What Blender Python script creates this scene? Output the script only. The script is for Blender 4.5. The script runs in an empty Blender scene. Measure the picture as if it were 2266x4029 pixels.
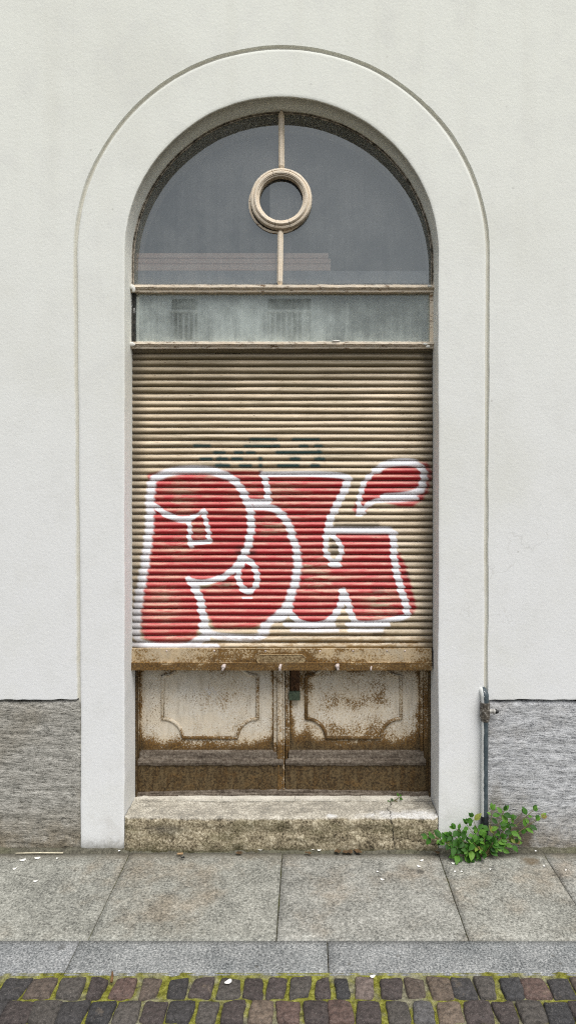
import bpy, bmesh, math, random
import numpy as np
from mathutils import Vector, Matrix, noise

R = math.radians
random.seed(7)
rng = np.random.default_rng(3)
C = bpy.context.scene.collection

# ------------------------------------------------------------------ survey of the facade
S = 0.00168            # metres per survey unit on the wall face (y = 0)
D0 = 2.88              # distance of the viewer from the wall
H = 1.55               # eye height
U0, V0 = 775.0, 1217.0


def at(u, v, y=0.0):
    k = S * (D0 + y) / D0
    return (u - U0) * k, H - (v - V0) * k


def P3(u, v, y):
    x, z = at(u, v, y)
    return Vector((x, y, z))


def ground_pt(u, v, z=0.0):
    d = (H - z) / ((v - V0) * S / D0)
    return Vector(((u - U0) * S * d / D0, d - D0, z))


XC = (708 - U0) * S
ZS = H + (V0 - 637) * S
RI = 394 * S
RO = 513 * S

# ------------------------------------------------------------------ object helpers


def link(o, parent=None):
    C.objects.link(o)
    if parent is not None:
        o.parent = parent
        if parent.type == 'EMPTY':
            o.matrix_parent_inverse = Matrix.Translation(-parent.location)
    return o


def mesh_obj(name, verts, faces, mat, parent=None, smooth=True, attrs=None, mats=None, midx=None):
    me = bpy.data.meshes.new(name)
    me.from_pydata([tuple(v) for v in verts], [], faces)
    if mats:
        for m in mats:
            me.materials.append(m)
        if midx is not None:
            me.polygons.foreach_set('material_index', midx)
    else:
        me.materials.append(mat)
    me.polygons.foreach_set('use_smooth', [smooth] * len(me.polygons))
    if attrs:
        for an, (typ, dat) in attrs.items():
            a = me.attributes.new(an, typ, 'POINT')
            if typ == 'FLOAT':
                a.data.foreach_set('value', np.asarray(dat, dtype=np.float32).ravel())
            else:
                a.data.foreach_set('color', np.asarray(dat, dtype=np.float32).ravel())
    me.update()
    o = bpy.data.objects.new(name, me)
    return link(o, parent)


def tag(o, label=None, cat=None, group=None, kind=None):
    if label:
        o['label'] = label
    if cat:
        o['category'] = cat
    if group:
        o['group'] = group
    if kind:
        o['kind'] = kind
    return o


def empty(name, loc, label, cat, group=None):
    o = bpy.data.objects.new(name, None)
    o.empty_display_size = 0.1
    o.location = loc
    C.objects.link(o)
    return tag(o, label, cat, group)


class MB:
    """collects shapes into one mesh"""

    def __init__(self):
        self.v, self.f, self.a = [], [], []

    def add(self, vs, fs, a=0.0):
        n = len(self.v)
        self.v += [tuple(p) for p in vs]
        self.f += [tuple(i + n for i in f) for f in fs]
        self.a += [a] * len(vs) if isinstance(a, (int, float)) else list(a)
        return self

    def box(self, x0, x1, y0, y1, z0, z1, b=0.0, a=0.0, seg=2):
        bm = bmesh.new()
        bmesh.ops.create_cube(bm, size=1)
        for v in bm.verts:
            v.co = Vector(((x0 + x1) / 2 + v.co.x * (x1 - x0), (y0 + y1) / 2 + v.co.y * (y1 - y0), (z0 + z1) / 2 + v.co.z * (z1 - z0)))
        if b > 0:
            bmesh.ops.bevel(bm, geom=bm.edges[:], offset=b, segments=seg, affect='EDGES', profile=0.5)
        self.bm(bm, a)
        return self

    def bm(self, bm, a=0.0):
        bm.verts.ensure_lookup_table()
        bm.verts.index_update()
        self.add([v.co.copy() for v in bm.verts], [[v.index for v in f.verts] for f in bm.faces], a)
        bm.free()

    def tube(self, pts, rad, seg=10, a=0.0, caps=True, flat=None):
        pts = [Vector(p) for p in pts]
        rads = rad if isinstance(rad, (list, tuple)) else [rad] * len(pts)
        vs, fs = [], []
        up = None
        for i, p in enumerate(pts):
            t = (pts[min(i + 1, len(pts) - 1)] - pts[max(i - 1, 0)]).normalized()
            if up is None:
                up = t.orthogonal().normalized()
            up = (up - t * up.dot(t)).normalized()
            s = t.cross(up)
            for k in range(seg):
                an = 2 * math.pi * k / seg
                vs.append(p + (up * math.cos(an) + s * math.sin(an)) * rads[i])
        for i in range(len(pts) - 1):
            for k in range(seg):
                k2 = (k + 1) % seg
                fs.append((i * seg + k, i * seg + k2, (i + 1) * seg + k2, (i + 1) * seg + k))
        if caps:
            fs.append(tuple(range(seg))[::-1])
            fs.append(tuple((len(pts) - 1) * seg + k for k in range(seg)))
        return self.add(vs, fs, a)

    def prism(self, prof_yz, x0, x1, a=0.0):
        n = len(prof_yz)
        vs = [(x0, y, z) for y, z in prof_yz] + [(x1, y, z) for y, z in prof_yz]
        fs = [(i, (i + 1) % n, n + (i + 1) % n, n + i) for i in range(n)]
        fs += [tuple(range(n))[::-1], tuple(range(n, 2 * n))]
        return self.add(vs, fs, a)

    def build(self, name, mat, parent=None, smooth=False, attr=None):
        at_ = {attr: ('FLOAT', self.a)} if attr else None
        return mesh_obj(name, self.v, self.f, mat, parent, smooth, at_)


def smooth_by_angle(o, ang=35):
    me = o.data
    bm = bmesh.new()
    bm.from_mesh(me)
    for f in bm.faces:
        f.smooth = True
    for e in bm.edges:
        if len(e.link_faces) == 2 and e.calc_face_angle(0) > R(ang):
            e.smooth = False
    bm.to_mesh(me)
    bm.free()
    return o


def grid_mesh(nx, nz, fn):
    vs = [fn(i / nx, j / nz) for j in range(nz + 1) for i in range(nx + 1)]
    w = nx + 1
    fs = [(j * w + i, j * w + i + 1, (j + 1) * w + i + 1, (j + 1) * w + i) for j in range(nz) for i in range(nx)]
    return vs, fs


def fbm(p, octv=4):
    return noise.fractal(Vector(p), 1.0, 2.0, octv, noise_basis='PERLIN_ORIGINAL')

# ------------------------------------------------------------------ material helpers


class M:
    def __init__(self, name):
        self.m = bpy.data.materials.new(name)
        self.m.use_nodes = True
        self.t = self.m.node_tree
        self.t.nodes.clear()
        self.out = self.n('ShaderNodeOutputMaterial')
        self.pos = self.n('ShaderNodeNewGeometry').outputs['Position']
        off = self.n('ShaderNodeVectorMath', operation='ADD')
        self.t.links.new(self.pos, off.inputs[0])
        off.inputs[1].default_value = (3.137, 7.291, 5.173)
        self.tpos = off.outputs[0]

    def n(self, typ, **kw):
        nd = self.t.nodes.new(typ)
        for k, v in kw.items():
            setattr(nd, k, v)
        return nd

    def set(self, sock, val):
        if isinstance(val, bpy.types.NodeSocket):
            self.t.links.new(val, sock)
        elif isinstance(val, (tuple, list)) and len(val) == 3 and sock.type == 'RGBA':
            sock.default_value = (*val, 1)
        else:
            sock.default_value = val

    def map(self, scale=(1, 1, 1), loc=(0, 0, 0), vec=None, rot=(0, 0, 0)):
        nd = self.n('ShaderNodeMapping')
        self.set(nd.inputs['Vector'], vec or self.tpos)
        nd.inputs['Scale'].default_value = scale
        nd.inputs['Location'].default_value = loc
        nd.inputs['Rotation'].default_value = rot
        return nd.outputs[0]

    def noise(self, scale, detail=4, rough=0.55, vec=None, dist=0.0, col=False):
        nd = self.n('ShaderNodeTexNoise')
        self.set(nd.inputs['Vector'], vec or self.tpos)
        nd.inputs['Scale'].default_value = scale
        nd.inputs['Detail'].default_value = detail
        nd.inputs['Roughness'].default_value = rough
        nd.inputs['Distortion'].default_value = dist
        return nd.outputs['Color' if col else 'Fac']

    def vor(self, scale, vec=None, feature='F1', out='Distance', rnd=1.0):
        nd = self.n('ShaderNodeTexVoronoi', feature=feature)
        self.set(nd.inputs['Vector'], vec or self.tpos)
        nd.inputs['Scale'].default_value = scale
        nd.inputs['Randomness'].default_value = rnd
        return nd.outputs[out]

    def ramp(self, fac, stops, interp='LINEAR'):
        nd = self.n('ShaderNodeValToRGB')
        nd.color_ramp.interpolation = interp
        el = nd.color_ramp.elements
        while len(el) < len(stops):
            el.new(0.5)
        for e, (p, c) in zip(el, stops):
            e.position = p
            e.color = (*c, 1) if isinstance(c, (tuple, list)) else (c, c, c, 1)
        self.set(nd.inputs[0], fac)
        return nd.outputs[0]

    def mix(self, fac, a, b, blend='MIX'):
        nd = self.n('ShaderNodeMix', data_type='RGBA', blend_type=blend)
        self.set(nd.inputs[0], fac)
        self.set(nd.inputs[6], a)
        self.set(nd.inputs[7], b)
        return nd.outputs[2]

    def math(self, op, a, b=0.0, clamp=False):
        nd = self.n('ShaderNodeMath', operation=op, use_clamp=clamp)
        self.set(nd.inputs[0], a)
        self.set(nd.inputs[1], b)
        return nd.outputs[0]

    def rng(self, v, a, b, c=0.0, d=1.0, smooth=True):
        nd = self.n('ShaderNodeMapRange', interpolation_type='SMOOTHSTEP' if smooth else 'LINEAR')
        self.set(nd.inputs['Value'], v)
        for k, x in zip(('From Min', 'From Max', 'To Min', 'To Max'), (a, b, c, d)):
            self.set(nd.inputs[k], x)
        return nd.outputs[0]

    def xyz(self, vec=None):
        nd = self.n('ShaderNodeSeparateXYZ')
        self.set(nd.inputs[0], vec or self.pos)
        return nd.outputs

    def attr(self, name, out='Fac'):
        return self.n('ShaderNodeAttribute', attribute_name=name).outputs[out]

    def bump(self, h, strength=0.5, dist=0.01, prev=None):
        nd = self.n('ShaderNodeBump')
        nd.inputs['Strength'].default_value = strength
        nd.inputs['Distance'].default_value = dist
        self.set(nd.inputs['Height'], h)
        if prev is not None:
            self.set(nd.inputs['Normal'], prev)
        return nd.outputs[0]

    def spot(self, x, z, rx, rz, soft=1.0, wob=0.5, axes=(0, 2)):
        """a soft stain around a place on the surface, with a ragged edge"""
        s = self.xyz()
        dx = self.math('DIVIDE', self.math('SUBTRACT', s[axes[0]], x), rx)
        dz = self.math('DIVIDE', self.math('SUBTRACT', s[axes[1]], z), rz)
        d = self.math('SQRT', self.math('ADD', self.math('MULTIPLY', dx, dx), self.math('MULTIPLY', dz, dz)))
        d = self.math('ADD', d, self.math('MULTIPLY', self.math('SUBTRACT', self.noise(25, 5, 0.65), 0.5), wob * 2))
        return self.rng(d, 1.0, 1.0 - soft, 0.0, 1.0)

    def bsdf(self, col, rough=0.8, normal=None, spec=0.3, metal=0.0, **kw):
        b = self.n('ShaderNodeBsdfPrincipled')
        self.set(b.inputs['Base Color'], col)
        self.set(b.inputs['Roughness'], rough)
        self.set(b.inputs['Specular IOR Level'], spec)
        self.set(b.inputs['Metallic'], metal)
        if normal is not None:
            self.set(b.inputs['Normal'], normal)
        for k, v in kw.items():
            self.set(b.inputs[k], v)
        self.t.links.new(b.outputs[0], self.out.inputs[0])
        return self.m


def simple(name, col, rough=0.7, var=0.25, scale=40, bump=0.2, metal=0.0, spec=0.3):
    m = M(name)
    n = m.noise(scale, 5, 0.6)
    c = m.mix(m.rng(n, 0.3, 0.7), tuple(x * (1 - var) for x in col), tuple(min(1, x * (1 + var)) for x in col))
    return m.bsdf(c, rough, m.bump(n, bump, 0.004), spec, metal)


# --- plaster
m = M('plaster_paint')
z = m.xyz()[2]
hi = m.rng(z, 0.5, 3.6)  # height tint paints in the light: bluish below, yellower above
base = m.mix(hi, (0.79, 0.80, 0.795), (0.805, 0.82, 0.742))
big = m.noise(1.6, 5, 0.6)
base = m.mix(m.rng(big, 0.42, 0.70, 0, 0.50), base, (0.70, 0.705, 0.63))
mid = m.noise(7, 6, 0.65)
base = m.mix(m.rng(mid, 0.45, 0.75, 0, 0.34), base, (0.66, 0.665, 0.63))
fine = m.noise(160, 3, 0.6)
base = m.mix(m.rng(fine, 0.35, 0.65, 0, 0.10), base, (0.60, 0.61, 0.59))
# grime close to the pavement
gr = m.math('MULTIPLY', m.rng(m.math('ADD', z, m.math('MULTIPLY', m.noise(45, 6, 0.7), 0.09)), 0.11, 0.035), 0.8)
base = m.mix(gr, base, (0.16, 0.15, 0.12))
gr2 = m.math('MULTIPLY', m.rng(z, 0.6, 0.0), m.rng(m.noise(9, 7, 0.7), 0.45, 0.75, 0, 0.35))
base = m.mix(gr2, base, (0.42, 0.39, 0.33))
# dirt carried on surfaces that face down
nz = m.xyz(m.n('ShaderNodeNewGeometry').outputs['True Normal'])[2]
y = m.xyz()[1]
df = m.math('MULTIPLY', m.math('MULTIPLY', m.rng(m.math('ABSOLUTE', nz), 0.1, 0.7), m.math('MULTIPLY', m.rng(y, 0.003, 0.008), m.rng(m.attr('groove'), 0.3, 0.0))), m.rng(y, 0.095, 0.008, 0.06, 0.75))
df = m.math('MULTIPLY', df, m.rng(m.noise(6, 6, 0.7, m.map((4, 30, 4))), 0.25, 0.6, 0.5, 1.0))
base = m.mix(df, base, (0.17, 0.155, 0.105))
# hairline cracks and rain streaks
wv = m.n('ShaderNodeVectorMath', operation='ADD')
m.set(wv.inputs[0], m.tpos)
m.set(wv.inputs[1], m.mix(0.5, (0, 0, 0), m.noise(4, 4, 0.6, col=True)))
ckl = m.math('MULTIPLY', m.rng(m.vor(1.3, wv.outputs[0], 'DISTANCE_TO_EDGE'), 0.006, 0.001), m.rng(m.noise(0.9, 3, 0.5, m.map(loc=(4, 2, 9))), 0.56, 0.66, 0, 0.22))
base = m.mix(ckl, base, (0.40, 0.39, 0.35))
rst = m.math('MULTIPLY', m.rng(m.noise(1.0, 5, 0.6, m.map((9, 9, 0.5))), 0.5, 0.78, 0, 0.16), m.rng(z, 1.2, 3.6))
base = m.mix(rst, base, (0.58, 0.57, 0.48))
spk = m.math('MULTIPLY', m.rng(m.vor(7), 0.05, 0.02), 0.4)
base = m.mix(spk, base, (0.42, 0.41, 0.37))
# dirt lodged in the recessed groove
gv = m.math('MULTIPLY', m.rng(m.attr('groove'), 0.3, 1.0), m.rng(m.noise(14, 5, 0.7), 0.2, 0.7, 0.6, 0.95))
base = m.mix(gv, base, (0.63, 0.61, 0.52))
h1 = m.noise(85, 5, 0.6)
h2 = m.noise(24, 5, 0.6)
h = m.math('ADD', h1, m.math('MULTIPLY', h2, 0.55))
h = m.math('ADD', h, m.math('MULTIPLY', fine, 0.35))
PLASTER = m.bsdf(base, 0.92, m.bump(h, 0.20, 0.0045), 0.2)


def gneiss(name, cols, warm, wet=False):
    m = M(name)
    wv = m.n('ShaderNodeVectorMath', operation='ADD')
    m.set(wv.inputs[0], m.tpos)
    nd = m.n('ShaderNodeVectorMath', operation='SCALE')
    m.set(nd.inputs[0], m.noise(3, 3, 0.5, col=True))
    nd.inputs['Scale'].default_value = 0.035
    m.set(wv.inputs[1], nd.outputs[0])
    vec = m.map((16, 16, 80), vec=wv.outputs[0], rot=(0, R(3), 0))
    st = m.noise(1.0, 7, 0.68, vec)
    st2 = m.noise(1.0, 6, 0.7, m.map((55, 55, 190), vec=wv.outputs[0]))
    grain = m.noise(230, 3, 0.7)
    v = m.math('ADD', m.math('MULTIPLY', st, 0.36), m.math('MULTIPLY', st2, 0.34))
    v = m.math('ADD', v, m.math('MULTIPLY', grain, 0.30))
    c = m.ramp(v, [(0.395, cols[0]), (0.475, cols[1]), (0.535, cols[2]), (0.625, cols[3])])
    c = m.mix(m.rng(m.noise(5, 5, 0.6), 0.45, 0.75, 0, 0.45), c, warm, 'MULTIPLY')
    z = m.xyz()[2]
    c = m.mix(m.math('MULTIPLY', m.rng(z, 0.22, 0.0), m.rng(m.noise(12, 6, 0.7), 0.3, 0.6, 0.3, 0.8)), c, (0.55, 0.46, 0.33), 'MULTIPLY')
    if wet:
        sx, sz = at(1312, 2092)
        c = m.mix(m.math('MULTIPLY', m.spot(sx, sz, 0.07, 0.10, 0.5, 0.35), 0.75), c, (0.09, 0.065, 0.035))
        sx, sz = at(1248, 2040)
        c = m.mix(m.math('MULTIPLY', m.spot(sx, sz, 0.05, 0.18, 0.8, 0.4), 0.5), c, (0.16, 0.13, 0.08))
    hh = m.math('ADD', m.math('MULTIPLY', st, 0.6), m.math('MULTIPLY', st2, 0.7))
    return m.bsdf(c, 0.85, m.bump(hh, 0.8, 0.008), 0.3)


STONE_L = gneiss('streaky_gneiss_brown', [(0.05, 0.047, 0.04), (0.28, 0.272, 0.24), (0.45, 0.435, 0.39), (0.68, 0.66, 0.60)], (0.62, 0.55, 0.44))
STONE_R = gneiss('streaky_gneiss_blue', [(0.075, 0.078, 0.085), (0.38, 0.388, 0.395), (0.57, 0.58, 0.585), (0.80, 0.805, 0.81)], (0.80, 0.72, 0.62), True)

# --- doorstep granite
m = M('worn_step_granite')
g1 = m.noise(120, 5, 0.75)
g2 = m.noise(14, 6, 0.65)
v = m.math('ADD', m.math('MULTIPLY', g1, 0.62), m.math('MULTIPLY', g2, 0.38))
c = m.ramp(v, [(0.40, (0.05, 0.043, 0.03)), (0.47, (0.22, 0.19, 0.14)), (0.535, (0.42, 0.38, 0.295)), (0.61, (0.74, 0.70, 0.60))])
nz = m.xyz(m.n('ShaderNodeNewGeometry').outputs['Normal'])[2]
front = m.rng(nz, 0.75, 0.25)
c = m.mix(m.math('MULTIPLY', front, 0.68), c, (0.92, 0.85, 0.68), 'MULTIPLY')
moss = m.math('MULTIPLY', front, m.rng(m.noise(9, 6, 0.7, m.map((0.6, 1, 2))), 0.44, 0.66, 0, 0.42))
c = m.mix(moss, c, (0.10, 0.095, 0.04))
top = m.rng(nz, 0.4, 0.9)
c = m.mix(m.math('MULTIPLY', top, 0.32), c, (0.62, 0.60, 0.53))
x0, z0 = at(1040, 2040)
lime = m.math('MULTIPLY', m.spot(x0, 0.01, 0.24, 0.06, 0.6, 0.7, (0, 1)), m.rng(g1, 0.35, 0.6, 0.3, 1.0))
c = m.mix(m.math('MULTIPLY', m.math('MULTIPLY', lime, top), 0.8), c, (0.70, 0.70, 0.69))
x0, z0 = at(835, 2050)
z_ = m.xyz()[2]
c = m.mix(m.math('MULTIPLY', m.math('MULTIPLY', m.spot(x0, 0.012, 0.028, 0.016, 0.7, 0.6, (0, 1)), m.rng(z_, 0.128, 0.138)), 0.8), c, (0.74, 0.74, 0.72))
x0, z0 = at(420, 2085)
c = m.mix(m.math('MULTIPLY', m.spot(x0, z0, 0.13, 0.03, 0.9, 0.8), 0.45), c, (0.07, 0.066, 0.06))
z = m.xyz()[2]
c = m.mix(m.rng(z, 0.022, 0.0, 0, 0.75), c, (0.05, 0.052, 0.022))
c = m.mix(m.rng(m.attr('crack'), 0.2, 0.9), c, (0.02, 0.018, 0.014))
hh = m.math('ADD', m.math('MULTIPLY', g1, 0.6), g2)
STEP = m.bsdf(c, 0.88, m.bump(hh, 0.75, 0.010), 0.25)

m = M('threshold_stone')
g1 = m.noise(140, 4, 0.7)
g2 = m.noise(16, 5, 0.6, m.map((0.5, 1, 1)))
c = m.ramp(m.math('ADD', m.math('MULTIPLY', g1, 0.5), m.math('MULTIPLY', g2, 0.5)), [(0.35, (0.36, 0.33, 0.27)), (0.5, (0.60, 0.565, 0.48)), (0.65, (0.76, 0.72, 0.63))])
THRESH = m.bsdf(c, 0.85, m.bump(g1, 0.5, 0.006), 0.25)


def granite(name, cols, tint=None, spots=True, scale=150, wear=False):
    m = M(name)
    g1 = m.noise(scale, 4, 0.8)
    g2 = m.noise(9, 6, 0.65)
    v = m.math('ADD', m.math('MULTIPLY', g1, 0.78), m.math('MULTIPLY', g2, 0.22))
    c = m.ramp(v, [(0.375, cols[0]), (0.465, cols[1]), (0.54, cols[2]), (0.65, cols[3])])
    rpi = m.n('ShaderNodeNewGeometry').outputs['Random Per Island']
    c = m.mix(0.55, c, m.ramp(rpi, [(0.0, (0.93, 0.94, 0.86)), (0.5, (1.0, 0.98, 0.93)), (1.0, (1.12, 1.12, 1.12))]), 'MULTIPLY')
    if tint:
        c = m.mix(m.rng(m.noise(3.4, 5, 0.65), 0.48, 0.72, 0, 0.7), c, tint, 'MULTIPLY')
    if spots:
        vd = m.vor(4.2)
        c = m.mix(m.math('MULTIPLY', m.rng(m.math('ADD', vd, m.math('MULTIPLY', m.noise(80, 3, 0.6), 0.06)), 0.115, 0.07), 0.62), c, (0.05, 0.05, 0.045))
        vd = m.vor(13, m.map(loc=(3, 7, 0)))
        c = m.mix(m.math('MULTIPLY', m.rng(m.math('ADD', vd, m.math('MULTIPLY', m.noise(90, 3, 0.6), 0.16)), 0.19, 0.13), 0.6), c, (0.075, 0.07, 0.06))
    if wear:
        p = ground_pt(1335, 2168)
        c = m.mix(m.math('MULTIPLY', m.spot(p.x, p.y, 0.055, 0.045, 0.7, 0.8, (0, 1)), 0.75), c, (0.13, 0.09, 0.045))
        p = ground_pt(1215, 2150)
        c = m.mix(m.math('MULTIPLY', m.spot(p.x, p.y, 0.17, 0.045, 0.8, 0.7, (0, 1)), 0.65), c, (0.16, 0.14, 0.10))
        p = ground_pt(1045, 2172)
        c = m.mix(m.math('MULTIPLY', m.spot(p.x, p.y, 0.05, 0.045, 0.5, 0.5, (0, 1)), 0.35), c, (0.50, 0.47, 0.38))
        yy = m.xyz()[1]
        c = m.mix(m.math('MULTIPLY', m.rng(m.math('ADD', yy, m.math('MULTIPLY', m.noise(14, 5, 0.7), 0.06)), -0.06, 0.0), 0.6), c, (0.15, 0.135, 0.10))
    return m.bsdf(c, 0.8, m.bump(v, 0.5, 0.006), 0.35)


SLAB = granite('paving_granite', [(0.075, 0.075, 0.068), (0.215, 0.216, 0.196), (0.325, 0.324, 0.294), (0.56, 0.56, 0.52)], (0.86, 0.72, 0.60), True, 125, True)
KERB = granite('kerb_granite', [(0.05, 0.055, 0.06), (0.17, 0.18, 0.185), (0.285, 0.295, 0.30), (0.56, 0.57, 0.57)], (0.85, 0.9, 0.93), True, 140)

# --- setts (porphyry)
m = M('porphyry_sett')
col = m.attr('tint', 'Color')
g = m.noise(70, 6, 0.7)
g2 = m.noise(190, 3, 0.7)
c = m.mix(m.rng(g, 0.3, 0.7), m.mix(1.0, col, (0.5, 0.5, 0.5), 'MULTIPLY'), m.mix(1.0, col, (1.5, 1.5, 1.5), 'MULTIPLY'))
c = m.mix(m.rng(g2, 0.55, 0.75, 0, 0.35), c, (0.36, 0.33, 0.30))
c = m.mix(m.math('MULTIPLY', m.rng(m.noise(11, 6, 0.7), 0.6, 0.75), 0.4), c, (0.33, 0.26, 0.18))
z = m.xyz()[2]
low = m.rng(m.math('ADD', z, m.math('MULTIPLY', m.noise(60, 5, 0.7), 0.008)), -0.0075, -0.013)
c = m.mix(m.math('MULTIPLY', low, 0.6), c, (0.12, 0.125, 0.03))
SETT = m.bsdf(c, 0.72, m.bump(m.math('ADD', g, m.math('MULTIPLY', g2, 0.5)), 0.7, 0.008), 0.4)

m = M('moss')
g = m.noise(55, 7, 0.75)
g2 = m.noise(7, 5, 0.6)
c = m.ramp(g, [(0.32, (0.05, 0.05, 0.014)), (0.5, (0.22, 0.22, 0.036)), (0.62, (0.37, 0.37, 0.09)), (0.75, (0.52, 0.51, 0.25))])
c = m.mix(m.rng(g2, 0.46, 0.62, 0, 0.8), c, m.ramp(g, [(0.3, (0.08, 0.075, 0.06)), (0.6, (0.34, 0.32, 0.26)), (0.8, (0.5, 0.48, 0.42))]))
MOSS = m.bsdf(c, 0.95, m.bump(g, 1.0, 0.012), 0.1)

m = M('joint_dirt')
g = m.noise(85, 7, 0.75)
c = m.ramp(g, [(0.3, (0.015, 0.013, 0.01)), (0.5, (0.06, 0.055, 0.04)), (0.7, (0.16, 0.145, 0.11))])
c = m.mix(m.math('MULTIPLY', m.rng(m.noise(6, 5, 0.7), 0.42, 0.65), 0.8), c, m.ramp(g, [(0.3, (0.05, 0.06, 0.015)), (0.7, (0.17, 0.18, 0.06))]))
yy = m.xyz()[1]
c = m.mix(m.rng(yy, -0.06, -0.02, 0, 0.65), c, m.ramp(g, [(0.3, (0.07, 0.065, 0.05)), (0.7, (0.30, 0.285, 0.22))]))
DIRT = m.bsdf(c, 0.95, m.bump(g, 1.0, 0.012), 0.1)

# --- painted corrugated shutter
m = M('shutter_paint')
paint = m.n('ShaderNodeAttribute', attribute_name='spray')
sep = m.n('ShaderNodeSeparateColor')
m.set(sep.inputs[0], paint.outputs['Color'])
red, white, teal = sep.outputs
black = paint.outputs['Alpha']
ph = m.attr('phase')        # 0 at the top of a slat, 1 at its foot
streak = m.noise(1.0, 6, 0.65, m.map((5, 5, 120)))
streak2 = m.noise(1.0, 5, 0.7, m.map((22, 22, 330)))
big = m.noise(4.0, 5, 0.6)
c = m.mix(m.rng(streak, 0.35, 0.68), (0.85, 0.69, 0.49), (0.73, 0.63, 0.485))
c = m.mix(m.rng(big, 0.5, 0.72, 0, 0.45), c, (0.46, 0.40, 0.29))
blot = m.noise(1.0, 5, 0.7, m.map((2.2, 2.2, 36)))
c = m.mix(m.rng(blot, 0.48, 0.68, 0, 0.68), c, (0.27, 0.225, 0.145))
c = m.mix(m.math('MULTIPLY', m.attr('slat'), m.rng(m.noise(3.1, 4, 0.6), 0.35, 0.6, 0.03, 0.42)), c, (0.34, 0.27, 0.165))
# grime in joints and on slat undersides, darkened further to paint in their shade
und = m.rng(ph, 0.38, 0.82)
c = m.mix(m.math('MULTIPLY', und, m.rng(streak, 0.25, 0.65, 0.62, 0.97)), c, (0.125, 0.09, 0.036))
stl = m.math('MULTIPLY', m.rng(streak2, 0.54, 0.68), m.rng(big, 0.32, 0.58))
c = m.mix(m.math('MULTIPLY', stl, 0.75), c, (0.16, 0.09, 0.025))
# spray colours
nz1 = m.noise(28, 5, 0.7)
nzs = m.noise(1.0, 5, 0.65, m.map((11, 11, 60)))
up = m.rng(ph, 0.02, 0.40, 1.0, 0.0)
up = m.math('MULTIPLY', m.rng(ph, 0.0, 0.2), m.rng(ph, 0.58, 0.26))
rcov = m.math('MULTIPLY', red, m.math('SUBTRACT', 1.0, m.math('MULTIPLY', up, m.rng(nzs, 0.36, 0.66, 0.06, 0.50))))
thin = m.math('MULTIPLY', m.attr('worn'), m.rng(nzs, 0.38, 0.62, 0.0, 0.9))
rcov = m.math('MULTIPLY', rcov, m.math('SUBTRACT', 1.0, thin))
rc = m.mix(m.rng(ph, 0.22, 0.66), (0.64, 0.115, 0.115), (0.30, 0.003, 0.010))  # highlight and shade painted into the red: pinker upper faces, deeper below
rc = m.mix(m.rng(ph, 0.80, 0.97, 0, 0.9), rc, (0.07, 0.015, 0.01))
c = m.mix(rcov, c, rc)
c = m.mix(m.math('MULTIPLY', teal, m.rng(ph, 0.25, 0.62, 0.16, 0.95)), c, (0.008, 0.075, 0.085))
c = m.mix(m.math('MULTIPLY', black, m.rng(ph, 0.2, 0.6, 0.35, 0.9)), c, (0.02, 0.018, 0.016))
wc = m.mix(m.rng(ph, 0.74, 0.96, 0, 0.62), (0.90, 0.89, 0.92), (0.16, 0.14, 0.12))
c = m.mix(m.math('MULTIPLY', white, m.rng(streak2, 0.62, 0.9, 1.0, 0.5)), c, wc)
# deep joint line
c = m.mix(m.math('MULTIPLY', m.math('MAXIMUM', m.rng(ph, 0.87, 0.96), m.rng(ph, 0.06, 0.0)), m.math('SUBTRACT', 1.0, m.math('MULTIPLY', white, 0.45))), c, (0.028, 0.021, 0.010))
z = m.xyz()[2]
_, zb = at(0, 1632, 0.12)
foot = m.math('MULTIPLY', m.rng(z, zb + 0.12, zb, 0, 1), m.rng(m.noise(18, 6, 0.75, m.map((1, 1, 4))), 0.42, 0.58))
x = m.xyz()[0]
foot = m.math('MULTIPLY', foot, m.rng(x, XC - 0.55, XC - 0.1, 0.15, 1.0))
c = m.mix(m.math('MULTIPLY', foot, 0.8), c, (0.24, 0.135, 0.03))
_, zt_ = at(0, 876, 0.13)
top_dirt_shade = m.math('MULTIPLY', m.rng(m.math('ADD', z, m.math('MULTIPLY', m.noise(5, 4, 0.6), 0.10)), zt_ - 0.20, zt_ + 0.03), 0.75)  # brown dirt on the top slats, plus the bar's painted-in shadow
c = m.mix(top_dirt_shade, c, (0.12, 0.095, 0.05))
# paint flakes
fl = m.math('MULTIPLY', m.rng(m.vor(16, m.map((1, 1, 3.5))), 0.085, 0.05), m.rng(m.noise(3, 2, 0.5), 0.5, 0.6))
c = m.mix(fl, c, (0.07, 0.035, 0.012))
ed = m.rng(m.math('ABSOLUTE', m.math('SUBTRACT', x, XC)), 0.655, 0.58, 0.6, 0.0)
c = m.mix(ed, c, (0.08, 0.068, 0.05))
SHUTTER = m.bsdf(c, 0.42, m.bump(streak2, 0.25, 0.003), 0.35)


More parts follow.
